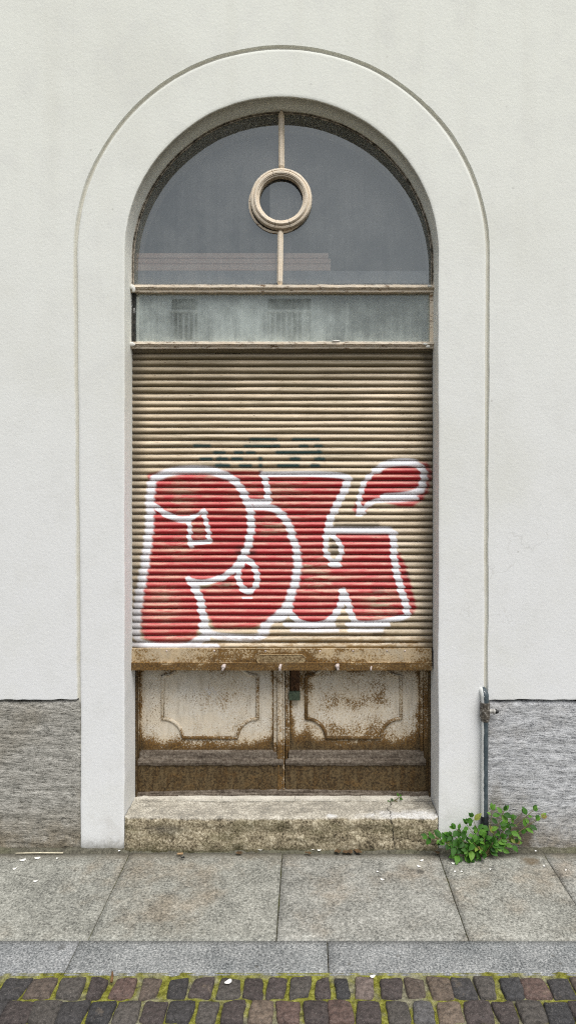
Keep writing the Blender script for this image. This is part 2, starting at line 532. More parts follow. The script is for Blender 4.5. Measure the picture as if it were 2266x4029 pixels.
# --- rusty painted metal, amount of rust carried as an attribute
def rusty(name, cream, cream2, heavy=0.0, scale=125):
    m = M(name)
    r = m.math('ADD', m.math('ADD', m.attr('rust'), heavy), m.rng(m.xyz()[2], 0.43, 0.335, 0, 0.28))
    n1 = m.noise(scale, 7, 0.72)
    n2 = m.noise(10, 6, 0.62)
    n3 = m.noise(1.0, 5, 0.65, m.map((45, 45, 9)))
    v = m.math('ADD', m.math('MULTIPLY', n1, 0.60), m.math('MULTIPLY', n2, 0.40))
    th = m.rng(r, 0.0, 1.0, 0.70, 0.30, False)
    d = m.math('SUBTRACT', v, th)
    mask = m.rng(d, -0.025, 0.04)
    halo = m.rng(d, -0.13, 0.03, 0, 0.6)
    c = m.mix(m.rng(n2, 0.35, 0.65), cream, cream2)
    c = m.mix(m.rng(n3, 0.45, 0.7, 0, 0.4), c, (0.36, 0.32, 0.25))
    c = m.mix(halo, c, (0.42, 0.29, 0.13))
    rc = m.ramp(n1, [(0.38, (0.05, 0.026, 0.010)), (0.52, (0.15, 0.080, 0.022)), (0.64, (0.27, 0.155, 0.045))])
    c = m.mix(mask, c, rc)
    sk = m.math('MULTIPLY', m.rng(m.noise(170, 3, 0.6), 0.57, 0.62), m.rng(m.noise(6, 4, 0.6), 0.42, 0.6))
    c = m.mix(m.math('MULTIPLY', sk, 0.8), c, (0.17, 0.095, 0.03))
    st = m.math('MULTIPLY', m.rng(r, 0.55, 1.0), m.rng(n3, 0.25, 0.6, 0.55, 0.95))
    c = m.mix(st, c, m.mix(m.rng(m.math('ADD', m.math('MULTIPLY', n1, 0.6), m.math('MULTIPLY', n3, 0.4)), 0.40, 0.60), (0.018, 0.012, 0.005), (0.125, 0.088, 0.042)))
    return m.bsdf(c, 0.7, m.bump(m.math('ADD', mask, m.math('MULTIPLY', n1, 0.6)), 0.35, 0.003), 0.3)


DOORPAINT = rusty('rusty_door_paint', (0.68, 0.60, 0.47), (0.73, 0.69, 0.60), -0.18)
RAILPAINT = rusty('rusty_rail_paint', (0.55, 0.43, 0.27), (0.46, 0.40, 0.30), -0.11, 110)

m = M('dusty_ledge')
g = m.noise(90, 6, 0.75)
g2 = m.noise(1.0, 5, 0.7, m.map((7, 60, 60)))
c = m.ramp(m.math('ADD', m.math('MULTIPLY', g, 0.6), m.math('MULTIPLY', g2, 0.4)), [(0.36, (0.035, 0.025, 0.018)), (0.5, (0.13, 0.105, 0.08)), (0.66, (0.30, 0.26, 0.21))])
LEDGE = m.bsdf(c, 0.9, m.bump(g, 0.8, 0.006), 0.2)


def frame_paint(name, dark=0.0):
    m = M(name)
    g = m.noise(60, 6, 0.75, m.map((0.5, 1, 1.6)))
    g2 = m.noise(17, 5, 0.7)
    c = m.mix(m.rng(g2, 0.35, 0.65), (0.83, 0.705, 0.54), (0.79, 0.705, 0.57))
    nz = m.xyz(m.n('ShaderNodeNewGeometry').outputs['True Normal'])[2]
    k = m.math('ADD', m.math('ADD', m.math('MULTIPLY', g, 0.7), m.math('MULTIPLY', g2, 0.3)), dark)
    c = m.mix(m.rng(k, 0.54, 0.62, 0, 0.9), c, m.mix(g2, (0.05, 0.025, 0.01), (0.26, 0.13, 0.04)))
    c = m.mix(m.rng(nz, -0.2, -0.8, 0, 0.7), c, (0.12, 0.08, 0.04))  # down-facing faces painted darker for the shadow under the bars
    return m.bsdf(c, 0.65, m.bump(g, 0.5, 0.003), 0.3)


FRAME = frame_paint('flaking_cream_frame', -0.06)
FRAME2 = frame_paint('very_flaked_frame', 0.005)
m = M('weathered_grey_frame')
g = m.noise(50, 6, 0.75)
c = m.ramp(g, [(0.38, (0.06, 0.052, 0.04)), (0.5, (0.30, 0.26, 0.20)), (0.62, (0.55, 0.49, 0.41))])
GREYFRAME = m.bsdf(c, 0.7, m.bump(g, 0.5, 0.003), 0.3)
m = M('black_frame_with_white_drips')
g = m.noise(22, 6, 0.75, m.map((2.2, 1, 0.7)))
c = m.mix(m.rng(g, 0.60, 0.635), m.ramp(m.noise(60, 4, 0.6), [(0.4, (0.012, 0.013, 0.011)), (0.7, (0.06, 0.055, 0.045))]), (0.74, 0.74, 0.72))
DARKFRAME = m.bsdf(c, 0.6, None, 0.3)
PUTTY = simple('white_putty', (0.72, 0.71, 0.66), 0.8, 0.1, 70, 0.4)


def glass(name, tint, refl, dust_amt, dust_col, rough=0.02):
    m = M(name)
    tr = m.n('ShaderNodeBsdfTransparent')
    tr.inputs[0].default_value = (*tint, 1)
    gl = m.n('ShaderNodeBsdfGlossy')
    gl.inputs['Color'].default_value = (0.93, 0.97, 0.93, 1)
    gl.inputs['Roughness'].default_value = rough
    bn = m.bump(m.noise(3.5, 2, 0.4), 0.008, 0.02)
    m.set(gl.inputs['Normal'], bn)
    lw = m.n('ShaderNodeFresnel')
    lw.inputs['IOR'].default_value = 1.5
    fac = m.math('ADD', lw.outputs[0], refl, True)
    s1 = m.n('ShaderNodeMixShader')
    m.set(s1.inputs[0], fac)
    m.t.links.new(tr.outputs[0], s1.inputs[1])
    m.t.links.new(gl.outputs[0], s1.inputs[2])
    df = m.n('ShaderNodeBsdfDiffuse')
    g = m.noise(2.6, 7, 0.68)
    drip = m.noise(1.0, 5, 0.65, m.map((38, 1, 2.6)))
    g = m.math('ADD', m.math('MULTIPLY', g, 0.78), m.math('MULTIPLY', drip, 0.22))
    m.set(df.inputs[0], m.mix(g, dust_col, tuple(x * 1.25 for x in dust_col)))
    sp = m.rng(m.vor(22), 0.06, 0.02, 0, 0.35)
    _, zt = at(0, 718, 0.12)
    foot = m.rng(m.xyz()[2], zt + 0.06, zt, 0, 0.05)
    d = m.math('ADD', m.math('ADD', m.rng(g, 0.36, 0.66, dust_amt * 0.35, dust_amt * 1.8), m.math('MULTIPLY', sp, dust_amt * 3)), foot, True)
    s2 = m.n('ShaderNodeMixShader')
    m.set(s2.inputs[0], d)
    m.t.links.new(s1.outputs[0], s2.inputs[1])
    m.t.links.new(df.outputs[0], s2.inputs[2])
    m.t.links.new(s2.outputs[0], m.out.inputs[0])
    return m.m


GLASS = glass('dusty_window_glass', (0.97, 0.98, 0.98), 0.135, 0.115, (0.40, 0.415, 0.405))
GLASS2 = glass('transom_glass', (0.80, 0.90, 0.87), 0.34, 0.24, (0.66, 0.74, 0.70))
GLASS3 = glass('cleaner_window_glass', (0.55, 0.65, 0.70), 0.10, 0.05, (0.30, 0.34, 0.36))

m = M('pipe_paint')
g = m.noise(35, 6, 0.75)
x = m.xyz()[0]
px, _ = at(1219, 1900)
drip = m.rng(m.math('ADD', m.math('SUBTRACT', x, px), m.math('MULTIPLY', m.noise(26, 6, 0.75), 0.012)), -0.0065, -0.0080)
nb = m.rng(m.noise(90, 5, 0.7), 0.62, 0.68, 0, 0.8)
c = m.mix(m.rng(g, 0.35, 0.68), (0.038, 0.055, 0.064), (0.085, 0.108, 0.118))
zz = m.xyz()[2]
nb = m.math('MULTIPLY', nb, m.rng(zz, 0.58, 0.66, 0.15, 1.0))
c = m.mix(m.math('MAXIMUM', drip, nb), c, (0.72, 0.73, 0.70))
PIPE = m.bsdf(c, 0.45, m.bump(g, 0.3, 0.002), 0.4)
m = M('old_brass_fitting')
g = m.noise(70, 5, 0.7)
c = m.ramp(g, [(0.35, (0.03, 0.026, 0.02)), (0.55, (0.115, 0.10, 0.08)), (0.68, (0.55, 0.53, 0.48))])
FITTING = m.bsdf(c, 0.5, m.bump(g, 0.3, 0.002), 0.45)
SLEEVE = simple('black_sleeve', (0.018, 0.021, 0.024), 0.5, 0.4, 60, 0.3)
STUBM = simple('zinc_stub', (0.42, 0.41, 0.38), 0.5, 0.3, 60, 0.2)
BLACKCAP = simple('black_cap', (0.012, 0.012, 0.012), 0.5)
HASP = simple('rusted_iron', (0.085, 0.042, 0.018), 0.75, 0.5, 80, 0.5)
LOCK = simple('green_padlock', (0.055, 0.075, 0.048), 0.5, 0.35, 60, 0.3)
BOLTM = simple('dull_bolt', (0.55, 0.47, 0.43), 0.5, 0.3, 90, 0.3)
SCRATCH = simple('scratch_white', (0.82, 0.80, 0.76), 0.8, 0.1)
PLATE = None
m = M('nameplate_metal')
g = m.noise(110, 5, 0.7)
c = m.ramp(g, [(0.36, (0.10, 0.055, 0.02)), (0.5, (0.30, 0.215, 0.11)), (0.66, (0.44, 0.36, 0.22))])
PLATE = m.bsdf(c, 0.6, m.bump(g, 0.4, 0.002), 0.35)
INTERIOR = simple('dark_interior', (0.16, 0.155, 0.15), 0.9, 0.2, 5, 0.1)
BOXM = simple('shutter_box_metal', (0.34, 0.36, 0.37), 0.8, 0.15, 8, 0.1)
m = M('pale_pine')
g = m.noise(1.0, 6, 0.65, m.map((3, 60, 90)))
c = m.mix(m.rng(g, 0.3, 0.7), (0.88, 0.58, 0.42), (0.97, 0.77, 0.62))
PINE = m.bsdf(c, 0.7, m.bump(g, 0.3, 0.003), 0.2)

m = M('leaf_green')
rp = m.n('ShaderNodeNewGeometry').outputs['Random Per Island']
c = m.ramp(rp, [(0.0, (0.018, 0.062, 0.008)), (0.5, (0.050, 0.155, 0.016)), (0.955, (0.15, 0.32, 0.045)), (0.985, (0.28, 0.27, 0.06)), (1.0, (0.20, 0.12, 0.04))])
c = m.mix(m.rng(m.noise(120, 4, 0.6), 0.4, 0.7, 0, 0.4), c, (0.025, 0.07, 0.012))
b = m.n('ShaderNodeBsdfPrincipled')
m.set(b.inputs['Base Color'], c)
b.inputs['Roughness'].default_value = 0.5
b.inputs['Specular IOR Level'].default_value = 0.2
tl = m.n('ShaderNodeBsdfTranslucent')
m.set(tl.inputs[0], m.mix(1.0, c, (1.6, 1.9, 0.8), 'MULTIPLY'))
ms = m.n('ShaderNodeMixShader')
ms.inputs[0].default_value = 0.25
m.t.links.new(b.outputs[0], ms.inputs[1])
m.t.links.new(tl.outputs[0], ms.inputs[2])
m.t.links.new(ms.outputs[0], m.out.inputs[0])
LEAF = m.m
STEM = simple('weed_stem', (0.13, 0.11, 0.045), 0.7, 0.3, 50)
PETAL = simple('white_petal', (0.86, 0.85, 0.80), 0.7, 0.06, 90, 0.2)
STRAW = simple('pale_straw', (0.66, 0.60, 0.44), 0.7, 0.15, 60, 0.2)
DRY = simple('dry_leaf', (0.10, 0.062, 0.03), 0.8, 0.5, 60, 0.5)
TAN = simple('tan_butt', (0.45, 0.30, 0.16), 0.8, 0.2, 60, 0.2)
TWIG = simple('brown_twig', (0.20, 0.105, 0.045), 0.8, 0.4, 60, 0.4)

OPPWALL = simple('pale_render_opposite', (0.84, 0.86, 0.85), 0.9, 0.05, 2, 0.1)
OPPTRIM = simple('white_trim_opposite', (0.86, 0.86, 0.84), 0.9, 0.05, 3, 0.1)
OPPGLASS = simple('dark_panes_opposite', (0.03, 0.036, 0.04), 0.15, 0.2, 2, 0.0)
m = M('far_paving')
g = m.noise(30, 5, 0.7)
vd = m.vor(9, rnd=0.6, feature='DISTANCE_TO_EDGE')
c = m.mix(m.rng(vd, 0.03, 0.08), (0.10, 0.10, 0.05), m.mix(m.rng(g, 0.3, 0.7), (0.07, 0.06, 0.055), (0.15, 0.12, 0.11)))
FARGROUND = m.bsdf(c, 0.85, m.bump(vd, 0.4, 0.02), 0.3)

# ------------------------------------------------------------------ sweeping along the arch


def arch_path(step=0.02, z0=0.0):
    """(x, z, nx, nz) from the foot of the left jamb over the arch to the right foot; normals point out"""
    pts = []
    n = int((ZS - z0) / step)
    for i in range(n):
        pts.append((-1, z0 + (ZS - z0) * i / n))
    out = [(XC, zz, -1.0, 0.0) for _, zz in pts]
    na = int(math.pi * 0.75 / step)
    for i in range(na + 1):
        a = math.pi - math.pi * i / na
        out.append((XC, ZS, math.cos(a), math.sin(a)))
    out += [(XC, zz, 1.0, 0.0) for _, zz in reversed(pts)]
    return out


def sweep(path, prof, wob=0.0, seed=0.0):
    """prof: list of (radius, y, taper, wobble)"""
    vs, fs = [], []
    k = len(prof)
    for i, (cx, cz, nx, nz) in enumerate(path):
        t = min(1.0, max(0.0, (ZS - cz) / (ZS - 0.6))) if nz == 0 else 0.0
        for j, (r, y, tp, wb) in enumerate(prof):
            rr = r - tp * t * (0.0165 if nx < 0 else 0.008)
            bx, bz = cx + nx * rr, cz + nz * rr
            if wb:
                w = fbm((bx * 3.1 + seed, bz * 3.1, j * 0.0 + wb), 3) * 0.0040 + fbm((bx * 25 + seed, bz * 25, wb), 3) * 0.0012
                rr += w * wb
            vs.append((cx + nx * rr, y, cz + nz * rr))
    for i in range(len(path) - 1):
        for j in range(k - 1):
            fs.append((i * k + j, i * k + j + 1, (i + 1) * k + j + 1, (i + 1) * k + j))
    return vs, fs


# ------------------------------------------------------------------ THE BUILDING
building = empty('building', (XC, 0, 0), 'off-white plastered building with an arched doorway, rusty roller shutter and grey stone plinth', 'building')

path = arch_path()
G1, G2, G3 = RO + 0.0025, RO + 0.012, RO + 0.018
prof = [(RI, 0.30, 0, 0), (RI, 0.13, 0, 0.4), (RI, 0.012, 0, 0.8), (RI, 0.0045, 0, 0.8), (RI + 0.0015, 0.0012, 0, 0.8), (RI + 0.0050, 0.0, 0, 0.8), (RI + 0.013, 0.0, 0, 0.8),
        (RI + 0.05, 0.0, 0, 0), (RO - 0.012, 0.0, 1, 0.6), (RO - 0.004, 0.0, 1, 0.6), (RO, 0.002, 1, 0.6), (G1, 0.0105, 1, 0.6), (G2, 0.0115, 1, 0.9)]
vs, fs = sweep(path, prof)
gro = [0, 0, 0, 0, 0, 0, 0, 0, 0, 0, 0.2, 1, 1] * len(path)
sur = mesh_obj('arch_surround', vs, fs, PLASTER, building, True, {'groove': ('FLOAT', gro)})
smooth_by_angle(sur, 40)
tag(sur, 'smooth off-white plaster band framing the arched opening')

# wall face around the surround
ZP = at(0, 1763)[1]
XL, XR, ZT = -5.0, 5.0, 6.5
vs, fs, gro = [], [], []
wpath = [p for p in path if p[3] != 0 or p[1] >= ZP - 0.011]
ev, ef = sweep(wpath, [(G2, 0.0115, 1, 0.9), (G3, 0.0, 1, 1.0)])
vs += ev
fs += ef
gro += [1.0, 0.45] * len(wpath)
nW = len(wpath)
for i in range(nW - 1):
    a, b = wpath[i], wpath[i + 1]
    pa, pb = ev[i * 2 + 1], ev[(i + 1) * 2 + 1]
    n = len(vs)
    if abs(a[3]) < 1e-6 and abs(b[3]) < 1e-6 and a[2] < 0:
        vs += [(XL, 0, pa[2]), pa, pb, (XL, 0, pb[2])]
    elif abs(a[3]) < 1e-6 and abs(b[3]) < 1e-6 and a[2] > 0:
        vs += [pa, (XR, 0, pa[2]), (XR, 0, pb[2]), pb]
    else:
        vs += [pa, pb, (pb[0], 0, ZT), (pa[0], 0, ZT)]
    fs.append((n, n + 1, n + 2, n + 3))
    gro += [0.0] * 4
# the two tall flanks beside the arch head
il = [i for i, p in enumerate(wpath) if p[3] != 0 or (p[2] < 0 and abs(p[1] - ZS) < 1e-6)][0]
ir = [i for i, p in enumerate(wpath) if p[3] != 0 or (p[2] > 0 and abs(p[1] - ZS) < 1e-6)][-1]
pl, pr = ev[il * 2 + 1], ev[ir * 2 + 1]
n = len(vs)
vs += [(XL, 0, pl[2]), pl, (pl[0], 0, ZT), (XL, 0, ZT), pr, (XR, 0, pr[2]), (XR, 0, ZT), (pr[0], 0, ZT)]
fs += [(n, n + 1, n + 2, n + 3), (n + 4, n + 5, n + 6, n + 7)]
gro += [0.0] * 8
# returns along the lower edge of the plaster, above the plinth (ragged)
zl = ev[1][2]
for sx0, sx1 in ((XL, ev[1][0]), (ev[-1][0], XR)):
    cnt = 160
    for i in range(cnt):
        xa, xb = sx0 + (sx1 - sx0) * i / cnt, sx0 + (sx1 - sx0) * (i + 1) / cnt
        da, db = fbm((xa * 14, 3, 0), 4) * 0.008, fbm((xb * 14, 3, 0), 4) * 0.008
        n = len(vs)
        vs += [(xa, 0.0, zl), (xb, 0.0, zl), (xb, 0.0005, zl - 0.003 + db), (xa, 0.0005, zl - 0.003 + da), (xb, 0.02, zl - 0.002 + db), (xa, 0.02, zl - 0.002 + da)]
        fs += [(n, n + 3, n + 2, n + 1), (n + 3, n + 5, n + 4, n + 2)]
        gro += [0.0] * 6
wall = mesh_obj('wall', vs, fs, PLASTER, building, False, {'groove': ('FLOAT', gro)})
tag(wall, 'wide flat off-white plaster wall around the arch band')


# plinth stones, one either side
def plinth(x0, x1, mat, lab, seed, inner):
    nx, nz = int(abs(x1 - x0) / 0.009), 66
    zt = ZP - 0.004

    def fn(a, b):
        x = x0 + (x1 - x0) * a
        zz = -0.02 + (zt + 0.02) * b
        d = fbm((x * 5, zz * 60, seed), 4) * 0.0035 + fbm((x * 20, zz * 22, seed + 4), 4) * 0.0022
        y = 0.0055 - d
        e = min(1.0, (1 - b) * nz / 2.2)
        y += (1 - e) ** 2 * 0.010
        ea = (1 - a) if inner == 1 else a
        ei = min(1.0, ea * nx / 2.0)
        y += (1 - ei) ** 2 * 0.006
        zz += (fbm((x * 9, seed, 0), 4) * 0.010) * max(0, b * 4 - 3)
        if b > 0.999:
            zz -= 0.001
        return (x, y, zz)
    vs, fs = grid_mesh(nx, nz, fn)
    # top return
    w = nx + 1
    n = len(vs)
    for i in range(w):
        vx = vs[nz * w + i]
        vs.append((vx[0], 0.03, vx[2] + 0.002))
    fs += [(nz * w + i, nz * w + i + 1, n + i + 1, n + i) for i in range(nx)]
    o = mesh_obj('stone_plinth', vs, fs, mat, building, True)
    tag(o, lab)
    return o


plinth(-3.2, XC - RO + 0.0150, STONE_L, 'brownish grey streaked stone plinth slab, left of the doorway', 1.3, 1)
plinth(XC + RO - 0.0070, 3.2, STONE_R, 'bluish grey stone plinth slab right of the doorway, behind the pipe', 8.1, 0)

# room behind
mb = MB()
rx0, rx1, ry0, ry1, rz0, rz1 = XC - 1.6, XC + 1.6, 0.016, 2.6, -0.01, 3.7
q = [(rx0, ry0, rz0), (rx1, ry0, rz0), (rx1, ry1, rz0), (rx0, ry1, rz0), (rx0, ry0, rz1), (rx1, ry0, rz1), (rx1, ry1, rz1), (rx0, ry1, rz1)]
mb.add(q, [(0, 1, 2, 3), (4, 7, 6, 5), (3, 2, 6, 7), (0, 3, 7, 4), (1, 5, 6, 2)])
mb.build('back_room', INTERIOR, building)

# ------------------------------------------------------------------ doorstep
xs0, xs1 = XC - RI + 0.001, XC + RI - 0.001
prof_s = [(-0.012, -0.02), (-0.014, 0.0), (-0.0135, 0.03), (-0.012, 0.06), (-0.010, 0.09), (-0.0085, 0.118), (-0.005, 0.133), (0.002, 0.1400), (0.015, 0.1425), (0.04, 0.1435), (0.08, 0.143), (0.12, 0.142), (0.16, 0.141), (0.23, 0.140)]
# resample the profile
pp = []
for i in range(len(prof_s) - 1):
    a, b = Vector(prof_s[i]), Vector(prof_s[i + 1])
    k = max(1, int((b - a).length / 0.006))
    for j in range(k):
        pp.append(a.lerp(b, j / k))
pp.append(Vector(prof_s[-1]))
nx = 250
xcr = at(990, 2080)[0]
vs, fs, cr = [], [], []
for j, p in enumerate(pp):
    tg = (pp[min(j + 1, len(pp) - 1)] - pp[max(j - 1, 0)]).normalized()
    nrm = Vector((-tg.y, tg.x))
    for i in range(nx + 1):
        x = xs0 + (xs1 - xs0) * i / nx
        d = fbm((x * 9, p.x * 20, p.y * 20), 4) * 0.0050 + fbm((x * 45, p.x * 45, p.y * 45), 4) * 0.0025
        # chipped flat band on the face at the left and an uneven ledge line
        if p.x < 0:
            d -= 0.004 * max(0, fbm((x * 4 + 7, p.y * 18, 2.0), 3) + 0.1)
            if p.y < 0.045 + 0.012 * fbm((x * 5, 0, 9), 3) and x < XC - 0.1:
                d += 0.0035
        # crack
        cx = xcr + fbm((p.y * 26, p.x * 26, 5.5), 4) * 0.018 - (p.y - 0.07) * 0.08
        dc = abs(x - cx)
        ck = max(0.0, 1 - dc / 0.0052)
        # side crack
        if x > cx:
            zc = 0.057 - (x - cx) * 0.16 + fbm((x * 30, 1.0, 2.0), 3) * 0.014
            if p.x < 0:
                ck = max(ck, max(0.0, 1 - abs(p.y - zc) / 0.0048) * 0.75)
        if 0.141 < p.x < 0.153:
            ck = max(ck, 0.9)
        d -= ck * 0.007
        v = p + nrm * d
        # rounded ends against the jambs
        e = min(i, nx - i)
        if p.x < 0.0:
            v.x += 0.010 * max(0, 1 - e / 5) ** 2
        vs.append((x, v.x, v.y))
        cr.append(ck)
w = nx + 1
fs = [(j * w + i, j * w + i + 1, (j + 1) * w + i + 1, (j + 1) * w + i) for j in range(len(pp) - 1) for i in range(nx)]
n = len(vs)
for i0 in (0, nx):     # end caps
    loop = [j * w + i0 for j in range(len(pp))]
    vs += [(vs[i0][0], 0.23, -0.02)]
    cr.append(0)
    fs.append(tuple(loop + [len(vs) - 1]) if i0 else tuple((loop + [len(vs) - 1])[::-1]))
step = mesh_obj('doorstep', vs, fs, STEP, building, True, {'crack': ('FLOAT', cr)})
tag(step, 'worn stained granite doorstep with a crack near its right end')

# threshold strip of four pale stones
tb = [334, 450, 560, 742, 905, 1030, 1082]
for i in range(6):
    xa, xb = at(tb[i], 2000, 0.19)[0], at(tb[i + 1], 2000, 0.19)[0]
    nn = 24

    def fn(a, b, i=i, xa=xa, xb=xb):
        x = xa + 0.0006 + (xb - xa - 0.0012) * a
        y0 = 0.150 + fbm((x * 14, 0, 3), 4) * 0.008 + (0.010 if i in (0, 5) else 0)
        y = y0 + (0.225 - y0) * max(0, (b - 0.2) / 0.8)
        zz = 0.138 if b < 0.1 else 0.1475 + fbm((x * 20, y * 20, i), 3) * 0.0015 - (0.003 if i in (0, 5) else 0)
        if b < 0.1:
            y -= 0.001
        return (x, y, zz)
    v_, f_ = grid_mesh(nn, 8, fn)
    mesh_obj('threshold_stone', v_, f_, THRESH, step, False)

# ------------------------------------------------------------------ double door
YD = 0.222


def panel_outline(uc, half=119, vb=1856, vt=1652, rc=48):
    pts = []
    l, r_ = uc - half, uc + half
    N = 9
    # start on the left side going down, then scooped corner, bottom, scooped corner, right side, top
    pts.append((l, vt + rc))
    pts.append((l, vb - rc))
    for k in range(N + 1):
        a = math.pi / 2 * k / N
        pts.append((l + rc * math.sin(a) + 2, vb - rc * math.cos(a)))
    for k in range(N + 1):
        a = math.pi / 2 * k / N
        pts.append((r_ - rc * math.cos(a) - 2, vb - rc * math.sin(a)))
    pts.append((r_, vb - rc))
    pts.append((r_, vt + rc))
    for k in range(N + 1):
        a = math.pi / 2 * k / N
        pts.append((r_ - rc * math.sin(a) - 2, vt + rc * math.cos(a)))
    for k in range(N + 1):
        a = math.pi / 2 * k / N
        pts.append((l + rc * math.cos(a) + 2, vt + rc * math.sin(a)))
    return pts


def rust_door(u, v, side):
    """how rusty the door is at a place on it"""
    r = 0.36 + 0.14 * fbm((u * 0.012, v * 0.012, side * 3.0), 4)
    r += 0.36 * min(1, max(0, (v - 1825) / 65.0)) ** 1.2
    e = min(abs(u - 353), abs(u - 690)) if side == 0 else min(abs(u - 728), abs(u - 1058))
    r += 0.30 * max(0, 1 - e / 16.0) + 0.30 * max(0, 1 - e / 7.0)
    if side == 1:
        r += 0.17 * math.exp(-(((u - 872) / 60) ** 2 + ((v - 1752) / 60) ** 2)) + 0.1
        r += 0.22 * math.exp(-(((u - 775) / 14) ** 2))
        r += 0.22 * math.exp(-(((u - 740) / 22) ** 2 + ((v - 1715) / 45) ** 2))
        r += 0.2 * math.exp(-(((u - 870) / 75) ** 2 + ((v - 1835) / 20) ** 2))
    else:
        r += 0.16 * math.exp(-(((u - 585) / 55) ** 2 + ((v - 1730) / 50) ** 2))
        r += 0.14 * math.exp(-(((u - 530) / 75) ** 2 + ((v - 1832) / 20) ** 2))
        r -= 0.13 * math.exp(-(((u - 450) / 40) ** 2 + ((v - 1760) / 50) ** 2))
        r -= 0.10 * math.exp(-(((u - 672) / 20) ** 2 + ((v - 1740) / 60) ** 2))
    r += 0.18 * max(0, 1 - (v - 1685) / 22.0)
    return r


doors = []
for side, (ul, ur, uc, pl_, pr_) in enumerate(((343, 717.5, 529, 355, 690), (718.5, 1076, 889, 728, 1058))):
    # recessed sheet
    def fn(a, b):
        u, v = ul + (ur - ul) * a, 1905 - (1905 - 1560) * b
        x, zz = at(u, v, YD)
        return (x, YD + fbm((x * 4, zz * 4, side), 2) * 0.0015, zz)
    nx_, nz_ = 90, 86
    vs, fs = grid_mesh(nx_, nz_, fn)
    ru = [rust_door(ul + (ur - ul) * i / nx_, 1905 - 345 * j / nz_, side) for j in range(nz_ + 1) for i in range(nx_ + 1)]
    leaf = mesh_obj('door', vs, fs, DOORPAINT, building, True, {'rust': ('FLOAT', ru)})
    tag(leaf, ['left leaf of the rusty cream metal door, with a scratched white scrawl', 'right leaf of the rusty cream metal door, carrying the hasp'][side])
    doors.append(leaf)
    # stiles
    mb = MB()
    _, ztop = at(0, 1560, YD)
    _, zbot = at(0, 1985, YD)

    def stile(u0, u1, y0, a, b=0.0025, v0=1560, v1=1985):
        xa, xb = at(u0, 0, YD)[0], at(u1, 0, YD)[0]
        MB().box(xa, xb, y0, YD + 0.02, at(0, v1, YD)[1], at(0, v0, YD)[1], b, a).build('stile', DOORPAINT, leaf, False, 'rust')
    if side == 0:
        stile(343, 352, YD - 0.016, 0.72)
        stile(352.5, 356.5, YD - 0.008, 0.80)
        stile(689, 696, YD - 0.010, 0.50, v1=1893)
        stile(697, 716.6, YD - 0.022, 0.56, 0.004)
        stile(699.5, 703, YD - 0.027, 0.62, 0.0015)
        stile(712.5, 715.5, YD - 0.027, 0.55, 0.0015)
    else:
        stile(719.2, 723.5, YD - 0.014, 0.66)
        stile(724, 728, YD - 0.007, 0.62, v1=1893)
        stile(1056, 1063, YD - 0.009, 0.70, v1=1893)
        stile(1063.5, 1078, YD - 0.017, 0.80)
    # moulding; rust raised above the panel's to suggest its shadow
    out = panel_outline(uc)
    mb = MB()
    pts = [P3(u, v, YD - 0.001) for u, v in out] + [P3(*out[0], YD - 0.001)]
    mb.tube(pts, 0.0080, 8, 0.0, False)
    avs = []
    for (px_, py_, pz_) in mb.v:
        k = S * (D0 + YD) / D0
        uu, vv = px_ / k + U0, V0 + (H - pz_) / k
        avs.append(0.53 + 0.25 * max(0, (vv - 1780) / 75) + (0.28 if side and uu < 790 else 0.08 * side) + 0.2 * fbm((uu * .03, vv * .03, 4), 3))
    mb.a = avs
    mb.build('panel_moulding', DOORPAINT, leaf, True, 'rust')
    # sloping ledge and kick board
    a_, b_ = (354, 700) if side == 0 else (727, 1064)
    a2, b2 = (349, 714) if side == 0 else (719, 1068)
    mb = MB()
    xa, xb = at(a_, 0, YD)[0], at(b_, 0, YD)[0]
    xa2, xb2 = at(a2, 0, YD)[0], at(b2, 0, YD)[0]
    z1 = at(0, 1886, YD)[1]
    z2 = at(0, 1903, YD)[1]
    z3 = at(0, 1913, YD)[1]
    z4 = at(0, 1919, YD)[1]
    N = 60
    rows = [(0.0, z1, xa, xb), (0.012, z1 - 0.006, xa, xb), (0.016, z2, xa, xb), (0.027, z2 - 0.003, xa2, xb2), (0.030, z3, xa2, xb2), (0.027, z4, xa2, xb2), (0.0, z4, xa2, xb2)]
    vs = []
    for (dy, zz, xx0, xx1) in rows:
        for i in range(N + 1):
            x = xx0 + (xx1 - xx0) * i / N
            w1 = fbm((x * 22, dy * 60, side + 2), 4) * 0.0035
            vs.append((x, YD - 0.001 - dy, zz + w1 * (1 if 0 < dy < 0.029 else 0.3)))
    fs = [(j * (N + 1) + i, (j + 1) * (N + 1) + i, (j + 1) * (N + 1) + i + 1, j * (N + 1) + i + 1) for j in range(len(rows) - 1) for i in range(N)]
    mesh_obj('ledge', vs, fs, LEDGE, leaf, False)

    def fk(a, b):
        u, v = a2 + (b2 - a2) * a, 1986 - (1986 - 1917) * b
        x, zz = at(u, v, YD)
        return (x, YD - 0.022 + fbm((x * 5, zz * 5, side + 7), 3) * 0.0015, zz)
    vs, fs = grid_mesh(60, 14, fk)
    ru = [0.92 + 0.30 * fbm((i * 0.12, j * 0.3, side + 1), 4) + (0.15 if side == 0 and i < 14 else 0) for j in range(15) for i in range(61)]
    kb = mesh_obj('kick_board', vs, fs, DOORPAINT, leaf, True, {'rust': ('FLOAT', ru)})
    kb.data.materials[0] = DOORPAINT
